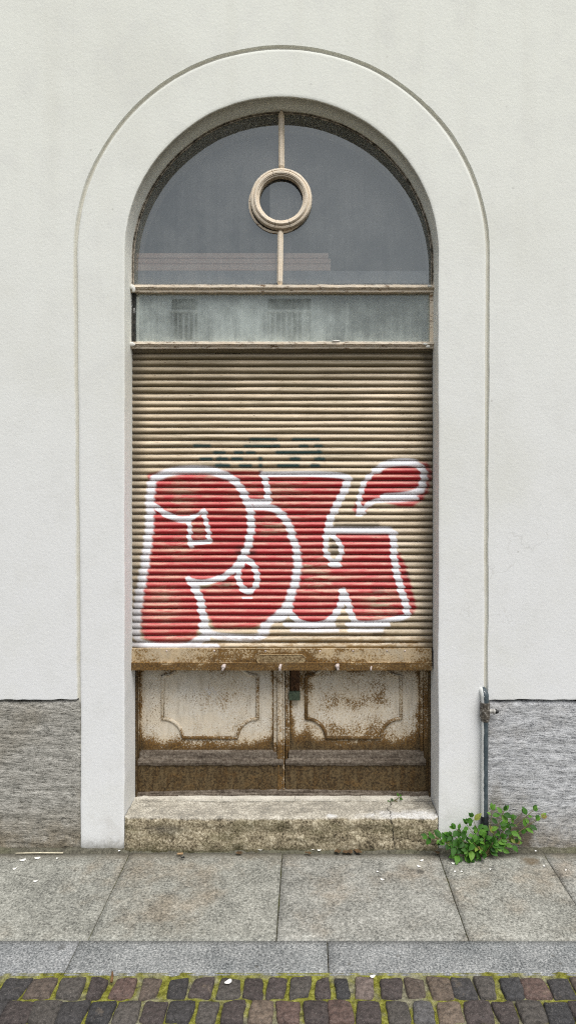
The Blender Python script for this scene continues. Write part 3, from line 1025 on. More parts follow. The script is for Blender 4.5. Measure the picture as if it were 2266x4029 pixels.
    # side returns
# hasp on the right leaf
mb = MB()
xa, za = at(731.5, 1738, YD - 0.008)
xb, zb_ = at(754, 1685, YD - 0.008)
mb.box(xa, xb, YD - 0.006, YD - 0.001, za, zb_ - 0.012, 0.001)
mb.box(xa - 0.001, xb + 0.001, YD - 0.010, YD - 0.001, zb_ - 0.014, zb_ + 0.004, 0.002)
mb.box((xa + xb) / 2 - 0.003, (xa + xb) / 2 + 0.003, YD - 0.014, YD - 0.004, za + 0.030, za + 0.052, 0.001)
mb.build('hasp', HASP, doors[1], False)
# scratched scrawl on the left leaf
mb = MB()


def Zc(x, y):
    return (450 + x / 1.1146) / 1.5638, (2500 + y / 1.1146) / 1.5638


for si, st in enumerate(([(350, 236), (353, 252), (357, 240)], [(404, 230), (400, 240), (405, 233), (417, 262)], [(410, 228), (419, 262), (418, 238)], [(419, 262), (431, 226), (443, 270)],
           [(417, 251), (441, 246)], [(434, 228), (446, 252), (440, 258)], [(467, 230), (441, 251), (466, 268), (473, 275)])):
    for i in range(len(st) - 1):
        a, b = P3(*Zc(*st[i]), YD - 0.003), P3(*Zc(*st[i + 1]), YD - 0.003)
        t = (b - a).normalized()
        s = Vector((-t.z, 0, t.x)) * 0.0009
        mb.add([a - s, b - s * 0.7, b + s * 0.7, a + s], [(0, 1, 2, 3)])
    if si == 0:
        mb.build('scratched_scrawl', SCRATCH, doors[0], False)
        mb = MB()
mb.build('scratched_scrawl', SCRATCH, doors[0], False)

# door sill: dusty stepped strip under both leaves
mb = MB()
N = 120
xa, xb = XC - RI + 0.002, XC + RI - 0.002
rows = [(YD + 0.01, 0.171), (0.203, 0.170), (0.192, 0.165), (0.1915, 0.157), (0.184, 0.155), (0.1835, 0.146), (0.24, 0.140)]
vs = []
for (y_, z_) in rows:
    for i in range(N + 1):
        x = xa + (xb - xa) * i / N
        a = i / N
        sag = -0.012 * abs(2 * a - 1) ** 2.5
        vs.append((x, y_ + fbm((x * 16, z_ * 50, 2), 4) * 0.004, z_ + sag * (1 if z_ > 0.15 else 0.5) + fbm((x * 22, y_ * 50, 5), 4) * 0.0035))
fs = [(j * (N + 1) + i, (j + 1) * (N + 1) + i, (j + 1) * (N + 1) + i + 1, j * (N + 1) + i + 1) for j in range(len(rows) - 1) for i in range(N)]
mesh_obj('door_sill', vs, fs, LEDGE, building, False)
# door frame against the jambs
DOORFRAME = rusty('rusty_door_frame', (0.30, 0.27, 0.22), (0.5, 0.47, 0.4), 0.0)
for s_ in (-1, 1):
    xj = XC + s_ * (RI - 0.0015)
    x2 = XC + s_ * (RI - 0.008)
    MB().box(min(xj, x2), max(xj, x2), 0.175, YD + 0.02, 0.146, at(0, 1560, YD)[1], 0.002, 0.92).build('door_frame', DOORFRAME, building, False, 'rust')

# ------------------------------------------------------------------ roller shutter with graffiti
YS = 0.130


def full2uv(x, y):
    return x / 1.5638, y / 1.5638


def A_(x, y): return full2uv(500 + x / 2.229, 1700 + y / 2.229)
def B_(x, y): return full2uv(1080 + x / 2.229, 1700 + y / 2.229)
def C_(x, y): return full2uv(500 + x / 2.229, 2150 + y / 2.229)
def D_(x, y): return full2uv(1080 + x / 2.229, 2150 + y / 2.229)


def cat(pts, n=8):
    if len(pts) < 3:
        return pts
    P = [np.array(p, float) for p in pts]
    P = [2 * P[0] - P[1]] + P + [2 * P[-1] - P[-2]]
    out = []
    for i in range(1, len(P) - 2):
        for k in range(n):
            t = k / n
            out.append(0.5 * ((2 * P[i]) + (-P[i - 1] + P[i + 1]) * t + (2 * P[i - 1] - 5 * P[i] + 4 * P[i + 1] - P[i + 2]) * t * t + (-P[i - 1] + 3 * P[i] - 3 * P[i + 1] + P[i + 2]) * t ** 3))
    out.append(P[-2])
    return out


# white outlines: points, half-width (survey units), softness
W = [
    ([C_(85, 760), C_(90, 620), C_(105, 480), C_(135, 300), C_(160, 150), C_(180, 10), A_(195, 880), A_(205, 740), A_(205, 600), A_(213, 500), A_(238, 425), A_(300, 378), A_(400, 345), A_(560, 328), A_(740, 338), A_(860, 378)], 10.5, 8.0),
    ([A_(860, 378), A_(940, 425), A_(1000, 500), A_(1040, 570), A_(1070, 650), A_(1085, 730), A_(1090, 800), A_(1085, 880), A_(1065, 980), A_(1035, 1060)], 9.5, 5.0),
    ([C_(1040, 40), C_(1000, 120), C_(950, 180), C_(880, 240), C_(800, 283), C_(700, 310), C_(620, 312), C_(550, 292)], 8.5, 3.0),
    ([C_(548, 290), C_(600, 370), C_(640, 450), C_(658, 540), C_(678, 640), C_(690, 730), C_(700, 790)], 10.0, 3.0),
    ([C_(660, 700), C_(690, 780), C_(600, 830), C_(540, 865)], 9.0, 5.0),
    ([C_(85, 760), C_(110, 830), C_(200, 862), C_(350, 868), C_(520, 866), C_(640, 850)], 8.0, 6.0),
    ([C_(45, 850), C_(160, 868), C_(400, 870), C_(640, 865), C_(800, 862)], 5.0, 6.0),
    ([C_(690, 735), C_(780, 775), C_(900, 795), C_(1080, 800), C_(1190, 775), C_(1230, 740)], 7.5, 7.0),
    ([A_(1050, 600), A_(1150, 605), A_(1240, 600)], 6.5, 3.5),
    ([A_(1130, 650), A_(1220, 655), A_(1290, 675), A_(1360, 730), A_(1410, 800), B_(150, 890), B_(185, 1000), B_(200, 1090)], 9.0, 6.0),
    ([D_(200, 80), D_(202, 170), D_(188, 280), D_(165, 370), D_(130, 470), D_(75, 560), D_(10, 620), C_(1220, 690), C_(1190, 740)], 10.0, 7.0),
    ([A_(1185, 368), B_(0, 368), B_(200, 365), B_(400, 368), B_(560, 380), B_(640, 405)], 8.0, 4.5),
    ([B_(645, 410), B_(635, 460), B_(595, 540), B_(555, 620), B_(520, 690), B_(490, 770), B_(468, 850), B_(458, 900)], 9.5, 3.5),
    ([A_(1200, 385), A_(1222, 460), A_(1232, 540), A_(1240, 605)], 8.0, 2.5),
    ([A_(1235, 600), A_(1245, 600)], 9.0, 2.5),
    ([B_(458, 900), B_(447, 990), B_(450, 1070), D_(462, 70), D_(490, 115), D_(528, 135), D_(570, 105), D_(585, 50), B_(582, 1020), B_(555, 950), B_(500, 885)], 6.5, 2.0),
    ([D_(480, 160), D_(525, 168), D_(570, 160)], 4.5, 2.0),
    ([B_(470, 870), B_(560, 862), B_(800, 865), B_(990, 862), B_(1040, 890)], 8.0, 4.0),
    ([B_(1042, 885), B_(1042, 980), B_(1045, 1080), D_(1055, 150), D_(1075, 250), D_(1100, 350), D_(1130, 450), D_(1155, 530), D_(1165, 580)], 9.0, 3.0),
    ([D_(1170, 600), D_(1080, 630), D_(960, 655), D_(840, 672), D_(740, 672), D_(690, 660)], 6.5, 5.0),
    ([D_(640, 688), D_(760, 692), D_(900, 690), D_(1000, 688)], 4.5, 5.0),
    ([D_(700, 680), D_(675, 600), D_(650, 520), D_(625, 440), D_(604, 395)], 8.5, 2.5),
    ([D_(604, 395), D_(590, 460), D_(565, 540), D_(520, 610), D_(450, 665), D_(340, 690), D_(240, 675), D_(180, 630), D_(140, 570), D_(130, 510)], 8.5, 3.0),
    ([D_(600, 395), D_(606, 400)], 9.5, 2.0),
    ([D_(130, 515), D_(100, 590), D_(20, 640)], 8.5, 5.0),
    ([D_(100, 688), D_(300, 695), D_(520, 690)], 5.0, 6.0),
    ([D_(160, 735), D_(360, 738), D_(560, 738)], 3.5, 7.0),
    ([D_(660, 735), D_(800, 738), D_(950, 735)], 3.0, 7.0),
    ([B_(748, 710), B_(740, 640), B_(748, 550), B_(772, 480), B_(820, 400), B_(880, 340)], 6.5, 2.2),
    ([B_(880, 340), B_(950, 292), B_(1050, 265), B_(1180, 262), B_(1265, 290), B_(1303, 350), B_(1305, 430), B_(1285, 495), B_(1220, 535), B_(1100, 558), B_(960, 568)], 9.0, 5.0),
    ([B_(1240, 575), B_(1100, 590), B_(960, 592), B_(870, 605), B_(800, 650), B_(752, 700)], 6.0, 4.0),
    ([B_(735, 712), B_(762, 712)], 9.0, 2.5),
    ([A_(250, 640), A_(310, 700), A_(390, 745), A_(470, 768), A_(545, 768)], 7.5, 3.5),
    ([A_(545, 768), A_(610, 735), A_(678, 692)], 6.0, 1.8),
    ([A_(545, 760), A_(552, 860), A_(556, 975), A_(562, 1005)], 6.0, 1.8),
    ([A_(556, 968), A_(640, 965), A_(732, 955)], 6.0, 1.8),
    ([A_(732, 955), A_(712, 860), A_(693, 770), A_(678, 692)], 6.0, 1.8),
    ([C_(1035, 110), C_(993, 170), C_(978, 240), C_(985, 310), C_(1015, 370), C_(1065, 400), C_(1112, 370), C_(1138, 310), C_(1142, 240), C_(1112, 170), C_(1065, 125), C_(1030, 105)], 7.5, 2.2),
    ([C_(1020, 448), C_(1100, 448)], 2.0, 2.0),
]
REDP = [
    [A_(190, 370), A_(330, 340), A_(900, 340), A_(1010, 450), A_(1095, 640), A_(1090, 800), A_(1060, 1000), C_(950, 190), C_(800, 290), C_(560, 305), C_(620, 420), C_(655, 540), C_(640, 700), C_(585, 815), C_(450, 858), C_(280, 852), C_(160, 800), C_(115, 640), C_(150, 380), C_(190, 60), A_(205, 800), A_(180, 640), A_(200, 450)],
    [A_(1040, 340), A_(1180, 340), A_(1240, 600), B_(60, 720), B_(160, 900), B_(200, 1080), D_(195, 250), D_(160, 400), D_(90, 530), C_(1260, 660), C_(1100, 715), C_(900, 725), C_(770, 715), C_(700, 560), C_(640, 400), C_(800, 320), C_(980, 180), A_(1060, 1000), A_(1090, 800), A_(1060, 560), A_(960, 400), A_(860, 345)],
    [A_(1200, 370), B_(640, 400), B_(470, 850), B_(450, 1000), D_(460, 80), D_(520, 150), D_(590, 120), B_(590, 1000), B_(500, 880), B_(1030, 880), D_(1040, 40), D_(1100, 80), D_(1150, 190), D_(1185, 330), D_(1215, 450), D_(1235, 550), D_(1170, 605), D_(1000, 625), D_(850, 660), D_(730, 650), D_(650, 520), D_(605, 400), D_(560, 540), D_(460, 650), D_(330, 685), D_(220, 650), D_(140, 550), D_(165, 380), D_(200, 200), B_(200, 1080), B_(130, 830), B_(20, 690), A_(1240, 620)],
    [B_(690, 680), B_(745, 560), B_(830, 400), B_(930, 310), B_(1050, 280), B_(1340, 265), B_(1375, 370), B_(1340, 520), B_(1290, 590), B_(1200, 645), B_(1080, 640), B_(960, 600), B_(860, 600), B_(790, 690), B_(720, 725)],
]
T = [[A_(655, 238), A_(735, 238)], [A_(775, 183), A_(850, 183)], [A_(800, 238), A_(870, 238)], [A_(790, 292), A_(890, 292)], [A_(955, 180), A_(1005, 180)],
     [A_(1060, 182), A_(1110, 182)], [A_(1040, 125), A_(1085, 125)], [A_(1090, 70), A_(1300, 70)], [A_(1285, 122), A_(1325, 122)], [A_(1170, 225), A_(1172, 330)],
     [A_(1320, 180), A_(1480, 180)], [B_(40, 182), B_(400, 182)], [B_(170, 68), B_(380, 70)], [B_(230, 125), B_(280, 125)], [B_(365, 125), B_(405, 125)],
     [B_(150, 238), B_(210, 238)], [B_(190, 182), B_(180, 238)], [B_(385, 125), B_(392, 240)], [B_(365, 240), B_(425, 240)], [A_(1000, 295), A_(1080, 295)],
     [A_(815, 190), A_(822, 292)], [A_(600, 125), A_(720, 127)], [A_(1110, 125), A_(1260, 125)], [A_(930, 238), A_(1000, 240)], [B_(40, 295), B_(200, 293)], [B_(330, 295), B_(380, 295)]]
K = [([A_(990, 1040), A_(1090, 1045)], 9, 12), ([B_(515, 1025), B_(545, 1025)], 8, 7), ([B_(515, 970), B_(530, 970)], 6, 7), ([D_(1155, 240), D_(1170, 262)], 4, 8), ([D_(870, 378), D_(940, 378)], 4, 9),
     ([B_(540, 810), B_(900, 815)], 3, 9), ([D_(870, 765), D_(960, 760)], 2, 7), ([C_(840, 325), C_(900, 325)], 2, 8)]


def seg_dist(U, V, pts):
    d = np.full(U.shape, 1e9)
    for (ax, ay), (bx, by) in zip(pts[:-1], pts[1:]):
        vx, vy = bx - ax, by - ay
        L = vx * vx + vy * vy + 1e-9
        t = np.clip(((U - ax) * vx + (V - ay) * vy) / L, 0, 1)
        d = np.minimum(d, np.hypot(U - ax - t * vx, V - ay - t * vy))
    return d


def inside(U, V, poly):
    c = np.zeros(U.shape, bool)
    n = len(poly)
    for i in range(n):
        x1, y1 = poly[i]
        x2, y2 = poly[(i + 1) % n]
        if y1 == y2:
            continue
        cond = ((y1 > V) != (y2 > V)) & (U < (x2 - x1) * (V - y1) / (y2 - y1) + x1)
        c ^= cond
    return c


def sstep(x, a, b):
    t = np.clip((x - a) / (b - a), 0, 1)
    return t * t * (3 - 2 * t)


V_TOP, V_BOT = 872.0, 1633.0
NS = 45                                     # slats in view
pitch = (V_BOT - V_TOP) / NS
SUB = 8
NXS = 400
ul, ur = 333.5, 1086.5
amp = 0.0105


def curtain(v_top, v_bot, ns, y0, nxs, sub, gap=True):
    rows, ph = [], []
    for s_ in range(ns):
        for q_ in range(sub):
            t = (q_ + (0.0 if q_ else 0.02)) / sub
            rows.append(v_top + (v_bot - v_top) * (s_ + t) / ns)
            ph.append(t)
        rows.append(v_top + (v_bot - v_top) * (s_ + 0.985) / ns)
        ph.append(0.985)
    rows, ph = np.array(rows), np.array(ph)
    us = np.linspace(ul, ur, nxs + 1)
    k = S * (D0 + y0) / D0
    U, V = np.meshgrid(us, rows)
    PH = np.repeat(ph[:, None], nxs + 1, 1)
    X = (U - U0) * k
    Z = H - (V - V0) * k
    # convex slat, fuller below its middle, sharp joint
    prof = np.sin(np.pi * np.clip(PH, 0, 1)) ** 0.72
    sl = np.floor((V - v_top) / ((v_bot - v_top) / ns))
    wob = np.sin(sl * 12.9898) * 0.0008 + np.sin(X * 7.0 + np.sin(sl * 3.7) * 9) * 0.0007
    Y = y0 + 0.004 - amp * prof + wob
    Z = Z + np.sin(X * 3.0 + sl * 1.7) * 0.0008 + np.sin(X * 11.0 + np.sin(sl * 8.3) * 6) * 0.0005
    return U, V, PH, X, Y, Z, sl


U, V, PH, X, Y, Z, SL = curtain(V_TOP, V_BOT, NS, YS, NXS, SUB)
# a few rows have been dented; noise on the paint lines from spraying over the ridges
Uj = U + 2.2 * np.sin(2 * np.pi * PH) + 1.3 * np.sin(SL * 2.3)
Vj = V + 1.5 * np.sin(SL * 5.1)
red = np.zeros(U.shape)
for poly in REDP:
    pl2 = [tuple(p) for p in poly]
    d = seg_dist(Uj, Vj, pl2 + [pl2[0]])
    sd = np.where(inside(Uj, Vj, pl2), d, -d)
    red = np.maximum(red, sstep(sd, -7.0, 3.0))
white = np.zeros(U.shape)
for pts, hw, soft in W:
    d = seg_dist(Uj, Vj, cat(pts))
    hw = hw * 0.92
    white = np.maximum(white, 1 - sstep(d, hw - soft * 0.35, hw + soft * 0.62))
teal = np.zeros(U.shape)
for pts in T:
    d = seg_dist(U, V, pts)
    teal = np.maximum(teal, (1 - sstep(d, 1.0, 10.0)) * 0.95)
black = np.zeros(U.shape)
for pts, hw, soft in K:
    d = seg_dist(U, V, pts)
    black = np.maximum(black, (1 - sstep(d, hw - soft * 0.5, hw + soft)) * 0.85)
worn = np.zeros(U.shape)
for (cu, cv), ru_, rv_, a_ in ((A_(480, 520), 40, 70, 0.7), (A_(470, 1000), 40, 30, 0.7), (C_(330, 480), 35, 60, 0.55), (D_(930, 490), 40, 45, 1.0), (D_(380, 260), 55, 45, 0.8),
                               (D_(300, 170), 50, 14, 0.9), (C_(1100, 760), 110, 18, 1.0), (B_(60, 540), 110, 80, 0.4), (C_(850, 340), 40, 14, 0.9), (B_(0, 830), 40, 25, 0.8), (A_(620, 380), 120, 10, 0.8), (C_(420, 800), 60, 18, 0.4)):
    worn = np.maximum(worn, a_ * np.exp(-((U - cu) / ru_) ** 2 - ((V - cv) / rv_) ** 2))
# clear the inside of the right-hand loop of the letter
hole = inside(Uj, Vj, [B_(475, 960), B_(530, 940), B_(565, 1010), B_(570, 1080), D_(530, 110), D_(480, 60), B_(465, 1050)])
red = np.where(hole, red * 0.25, red)
hole = inside(Uj, Vj, [A_(575, 800), A_(665, 770), A_(700, 930), A_(585, 940)])
worn = np.where(hole, np.maximum(worn, 0.6), worn)
verts = np.stack([X, Y, Z], -1).reshape(-1, 3)
spray = np.stack([red, white, teal, black], -1).reshape(-1, 4)
phase = PH.reshape(-1)
worn = worn.reshape(-1)
nr, nc = U.shape
idx = np.arange(nr * nc).reshape(nr, nc)
faces = np.stack([idx[:-1, :-1], idx[1:, :-1], idx[1:, 1:], idx[:-1, 1:]], -1).reshape(-1, 4)
# the same curtain carried on up behind the transom glass
U2, V2, PH2, X2, Y2, Z2, SL2 = curtain(690.0, 880.0, 11, 0.172, 60, 8)
v2 = np.stack([X2, Y2, Z2], -1).reshape(-1, 3)
i2 = np.arange(v2.shape[0]).reshape(U2.shape) + len(verts)
f2 = np.stack([i2[:-1, :-1], i2[1:, :-1], i2[1:, 1:], i2[:-1, 1:]], -1).reshape(-1, 4)
verts = np.concatenate([verts, v2])
spray = np.concatenate([spray, np.zeros((len(v2), 4))])
phase = np.concatenate([phase, PH2.reshape(-1) * 0.25 + 0.15])
worn = np.concatenate([worn, np.zeros(len(v2))])
faces = np.concatenate([faces, f2])
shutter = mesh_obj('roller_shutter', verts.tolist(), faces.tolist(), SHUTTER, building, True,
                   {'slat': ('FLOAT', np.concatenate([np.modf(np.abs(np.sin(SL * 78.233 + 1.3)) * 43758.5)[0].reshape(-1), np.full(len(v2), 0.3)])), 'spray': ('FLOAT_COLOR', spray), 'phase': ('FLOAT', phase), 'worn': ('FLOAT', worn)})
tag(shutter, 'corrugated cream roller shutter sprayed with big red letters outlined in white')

# bottom rail
mb = MB()
xa, xb = at(331, 0, 0.118)[0], at(1085, 0, 0.118)[0]
zr0, zr1, zr2 = at(0, 1632, 0.118)[1], at(0, 1667, 0.118)[1], at(0, 1685, 0.118)[1]


def rail_piece(z0, z1, y, rfun, nz_=10):
    def fn(a, b):
        x = xa + (xb - xa) * a
        zz = z0 + (z1 - z0) * b
        return (x, y + fbm((x * 5, zz * 5, 1), 2) * 0.0012, zz + fbm((x * 3, 2, 1), 2) * 0.0012)
    v_, f_ = grid_mesh(150, nz_, fn)
    return v_, f_, [rfun(i / 150, j / nz_) for j in range(nz_ + 1) for i in range(151)]


v_, f_, r_ = rail_piece(zr1, zr0, 0.1165, lambda a, b: 0.60 + 0.16 * fbm((a * 9, b * 2, 3), 4) + 0.22 * max(0, 0.45 - b) + 0.16 * math.exp(-((a - 0.42) / 0.12) ** 2) - 0.2 * math.exp(-((a - 0.12) / 0.1) ** 2) - 0.18 * math.exp(-((a - 0.88) / 0.09) ** 2))
mb.add(v_, f_, r_)
v_, f_, r_ = rail_piece(zr2, zr1 + 0.002, 0.1085, lambda a, b: 0.80 + 0.12 * fbm((a * 14, b * 2, 5), 4), 5)
mb.add(v_, f_, r_)
mb.add([(xa, 0.1085, zr1 + 0.002), (xb, 0.1085, zr1 + 0.002), (xb, 0.118, zr1 + 0.003), (xa, 0.118, zr1 + 0.003)], [(0, 1, 2, 3)], 0.7)
mb.add([(xa, 0.1085, zr2), (xb, 0.1085, zr2), (xb, 0.150, zr2), (xa, 0.150, zr2)], [(0, 3, 2, 1)], 1.0)
mb.add([(xa, 0.1165, zr0), (xb, 0.1165, zr0), (xb, 0.135, zr0 + 0.002), (xa, 0.135, zr0 + 0.002)], [(0, 1, 2, 3)], 0.5)
mb.add([(xa, 0.1085, zr2), (xa, 0.15, zr2), (xa, 0.15, zr0), (xa, 0.1085, zr0)], [(0, 1, 2, 3)], 0.9)
mb.add([(xb, 0.1085, zr2), (xb, 0.15, zr2), (xb, 0.15, zr0), (xb, 0.1085, zr0)], [(3, 2, 1, 0)], 0.9)
rail = mb.build('bottom_rail', RAILPAINT, shutter, False, 'rust')
# rivets
for u in (420, 540, 668, 805, 888, 973, 1018):
    p = P3(u, 1637.5, 0.1165)
    mb = MB()
    bm = bmesh.new()
    bmesh.ops.create_uvsphere(bm, u_segments=10, v_segments=6, radius=0.0042)
    for v in bm.verts:
        v.co.y *= 0.6
        v.co += p
    mb.bm(bm)
    mb.build('rivet', BOLTM, shutter, True)
# oval nameplate with raised rim and worn, unreadable lettering
pc = P3(707, 1657.5, 0.1165)
Lh, rr = 0.108, 0.0205


def stadium(scale_r, y, n=14):
    L2 = Lh - rr
    out = []
    for k in range(n + 1):
        a = -math.pi / 2 + math.pi * k / n
        out.append((pc.x + L2 + rr * scale_r * math.cos(a), y, pc.z + rr * scale_r * math.sin(a)))
    for k in range(n + 1):
        a = math.pi / 2 + math.pi * k / n
        out.append((pc.x - L2 + rr * scale_r * math.cos(a), y, pc.z + rr * scale_r * math.sin(a)))
    return out


rings = [stadium(1.0, 0.117), stadium(1.0, 0.1110), stadium(0.93, 0.1085), stadium(0.85, 0.1105), stadium(0.80, 0.1115)]
vs = [p for r in rings for p in r]
n = len(rings[0])
fs = [(j * n + i, j * n + (i + 1) % n, (j + 1) * n + (i + 1) % n, (j + 1) * n + i) for j in range(4) for i in range(n)] + [tuple(4 * n + i for i in range(n))]
plate = mesh_obj('name_plate', vs, fs, PLATE, shutter, False)
tag(plate, 'small oval metal name plate with worn raised lettering')
mb = MB()
rnd = random.Random(5)
for row, (zo, x0, x1) in enumerate(((0.0058, -0.078, 0.084), (-0.0062, -0.07, 0.074))):
    x = x0
    while x < x1:
        wd = rnd.uniform(0.003, 0.0065)
        for k in range(rnd.choice((1, 2, 2))):
            xx = pc.x + x + k * wd * 0.6
            hgt = rnd.uniform(0.006, 0.009)
            mb.box(xx, xx + rnd.uniform(0.0012, 0.0022), 0.1092, 0.1118, pc.z + zo - hgt / 2, pc.z + zo + hgt / 2, 0)
        if rnd.random() < 0.7:
            zz = pc.z + zo + rnd.uniform(-0.003, 0.003)
            mb.box(pc.x + x, pc.x + x + wd, 0.1094, 0.1118, zz - 0.0007, zz + 0.0007, 0)
        x += wd + rnd.uniform(0.002, 0.0045)
for sx in (-1, 1):
    mb.box(pc.x + sx * 0.093 - 0.0025, pc.x + sx * 0.093 + 0.0025, 0.1085, 0.1118, pc.z - 0.0025, pc.z + 0.0025, 0.001)
mb.build('raised_lettering', PLATE, plate, False)
# stop bolts under the rail
for u, v, tilt in ((563, 1680, -0.4), (704, 1680, 0.0), (848, 1679, 0.25), (932, 1682, 0.0)):
    p = P3(u, v, 0.104)
    mb = MB()
    k = 0.6 if u == 932 else 1.0
    mb.tube([p + Vector((0.004, 0.006, 0.012 * k)), p + Vector((0.001, -0.006, 0.004)), p + Vector((tilt * 0.012, -0.010, -0.010 * k))], [0.006 * k, 0.0065 * k, 0.0055 * k], 8)
    if u != 704 and u != 932:
        mb.tube([p + Vector((0, 0.006, 0.006)), p + Vector((0, -0.012, 0.006))], 0.010, 6)
    mb.build('stop_bolt', BOLTM, shutter, True)
# housing of the roll, seen behind the glass
mb = MB()
zb0, zb1 = at(0, 722, 0.145)[1], at(0, 681, 0.142)[1]
mb.box(XC - RI - 0.1, XC + RI + 0.1, 0.142, 0.50, zb0, zb1, 0.004)
mb.build('shutter_box', BOXM, shutter, False)

# ------------------------------------------------------------------ fanlight over the transom
YF = 0.118
zt_top, zt_bot = at(0, 717, YF - 0.02)[1], at(0, 734, YF - 0.02)[1]
zl_top, zl_bot = at(0, 860, YF - 0.02)[1], at(0, 876, YF - 0.02)[1]
zspr = ZS
pth = arch_path(0.02, zt_bot + 0.004)
vs, fs = sweep(pth, [(RI + 0.004, YF + 0.02, 0, 0), (RI + 0.004, YF - 0.002, 0, 0), (RI - 0.004, YF - 0.004, 0, 0), (RI - 0.005, YF + 0.004, 0, 0), (RI - 0.008, YF + 0.004, 0, 0),
                     (RI - 0.0082, YF - 0.004, 0, 0), (RI - 0.011, YF - 0.003, 0, 0), (RI - 0.0115, YF + 0.006, 0, 0), (RI - 0.0115, YF + 0.02, 0, 0)])
fan = mesh_obj('arched_window', vs, fs, GREYFRAME, building, False)
tag(fan, 'semicircular fanlight window with a round cream ring in its middle')


def bar(name, x0, x1, zt, zb, parent, mat):
    mb = MB()
    h_ = zt - zb
    y = YF
    N = 110
    prof = [(y + 0.03, zt), (y - 0.024, zt), (y - 0.028, zt - 0.002), (y - 0.028, zt - h_ * 0.42), (y - 0.020, zt - h_ * 0.52), (y - 0.020, zt - h_ * 0.62), (y - 0.015, zt - h_ * 0.70), (y - 0.014, zb), (y + 0.03, zb)]
    vs = []
    for (yy, zz) in prof:
        for i in range(N + 1):
            x = x0 + (x1 - x0) * i / N
            vs.append((x, yy + fbm((x * 30, zz * 90, 2), 3) * 0.0010, zz + fbm((x * 25, yy * 60, 1), 4) * 0.0012))
    fs = [(j * (N + 1) + i, (j + 1) * (N + 1) + i, (j + 1) * (N + 1) + i + 1, j * (N + 1) + i + 1) for j in range(len(prof) - 1) for i in range(N)]
    return mesh_obj(name, vs, fs, mat, parent, False)


xl_, xr_ = XC - RI - 0.002, XC + RI + 0.002
bar('transom_bar', xl_, xr_, zt_top, zt_bot, fan, FRAME2)


# vertical glazing bars, tapered to the ring
def gbar(u0, v0, u1, v1, hw, hw2):
    mb = MB()
    a, b = P3(u0, v0, YF - 0.012), P3(u1, v1, YF - 0.012)
    k = S * (D0 + YF) / D0
    N = 40
    prof = [(-1, 0.018), (-1, -0.002), (-0.45, -0.012), (0.35, -0.012), (0.9, -0.004), (1, 0.018)]
    vs = []
    for i in range(N + 1):
        t = i / N
        p = a.lerp(b, t)
        w_ = (hw + (hw2 - hw) * t) * k
        nib = min(1.0, 0.35 + t * N / 3.0 * 0.65, 0.35 + (1 - t) * N / 3.0 * 0.65) if True else 1
        for (q_, dy) in prof:
            j_ = fbm((p.z * 40, q_, u0), 3) * 0.0008
            vs.append((p.x + q_ * w_ * nib + j_, p.y + dy * nib, p.z))
    m_ = len(prof)
    fs = [(i * m_ + j, i * m_ + j + 1, (i + 1) * m_ + j + 1, (i + 1) * m_ + j) for i in range(N) for j in range(m_ - 1)]
    return mesh_obj('glazing_bar', vs, fs, FRAME, fan, False)


gbar(708, 279, 708.5, 430, 7.6, 7.6)
gbar(706, 576, 704, 720, 7.6, 7.0)


# ring
def ring(cu, cv, y, prof, mat, name, gaps=(), segs=128):
    c = P3(cu, cv, y)
    k = S * (D0 + y) / D0
    vs, fs = [], []
    m_ = len(prof)
    n = segs
    skip = set()
    for i in range(n):
        a = 2 * math.pi * i / n
        for (r_, dy) in prof:
            jj = fbm((math.cos(a) * 6, math.sin(a) * 6, r_), 3) * 0.0007
            vs.append((c.x + math.cos(a) * (r_ * k + jj), y + dy, c.z + math.sin(a) * (r_ * k + jj)))
    gi = {int(round(g / 360 * n)) % n for g in gaps}
    # narrow joints: pinch the vertices of the gap together
    for i in range(n):
        if i in gi:
            continue
        for j in range(m_ - 1):
            i2 = (i + 1) % n
            fs.append((i * m_ + j, i * m_ + j + 1, i2 * m_ + j + 1, i2 * m_ + j))
    for i in gi:
        i2 = (i + 1) % n
        for j in range(m_):
            p, q_ = Vector(vs[i * m_ + j]), Vector(vs[i2 * m_ + j])
            mid_ = (p + q_) / 2
            vs[i * m_ + j] = tuple(mid_.lerp(p, 0.22))
            vs[i2 * m_ + j] = tuple(mid_.lerp(q_, 0.22))
    return mesh_obj(name, vs, fs, mat, fan, False)


rp = [(77, 0.014), (77, -0.012), (75, -0.018), (71, -0.021), (69, -0.019), (68, -0.024), (65, -0.028), (61.5, -0.027), (60.5, -0.024), (59, -0.024), (58, -0.019), (55.5, -0.018), (54.5, -0.012), (54.5, 0.014)]
ring(707.5, 503, YF - 0.012, rp, FRAME, 'ring_frame', (70, 107, 255, 288))
rb = [(75, 0.0005), (75, -0.006), (70, -0.007), (69.5, -0.003)]
rear = ring(701, 513.5, YF - 0.001, rb, FRAME2, 'ring_seat')
ring(701, 513.5, YF - 0.001, [(69.8, -0.0035), (60, -0.0035), (60, 0.0005)], BLACKCAP, 'ring_gap')  # flat black annulus stands in for shade in the gap behind the ring
# panes
k = S * (D0 + YF) / D0
rcx, rcz = at(707.5, 503, YF)
rr_ = 66 * k


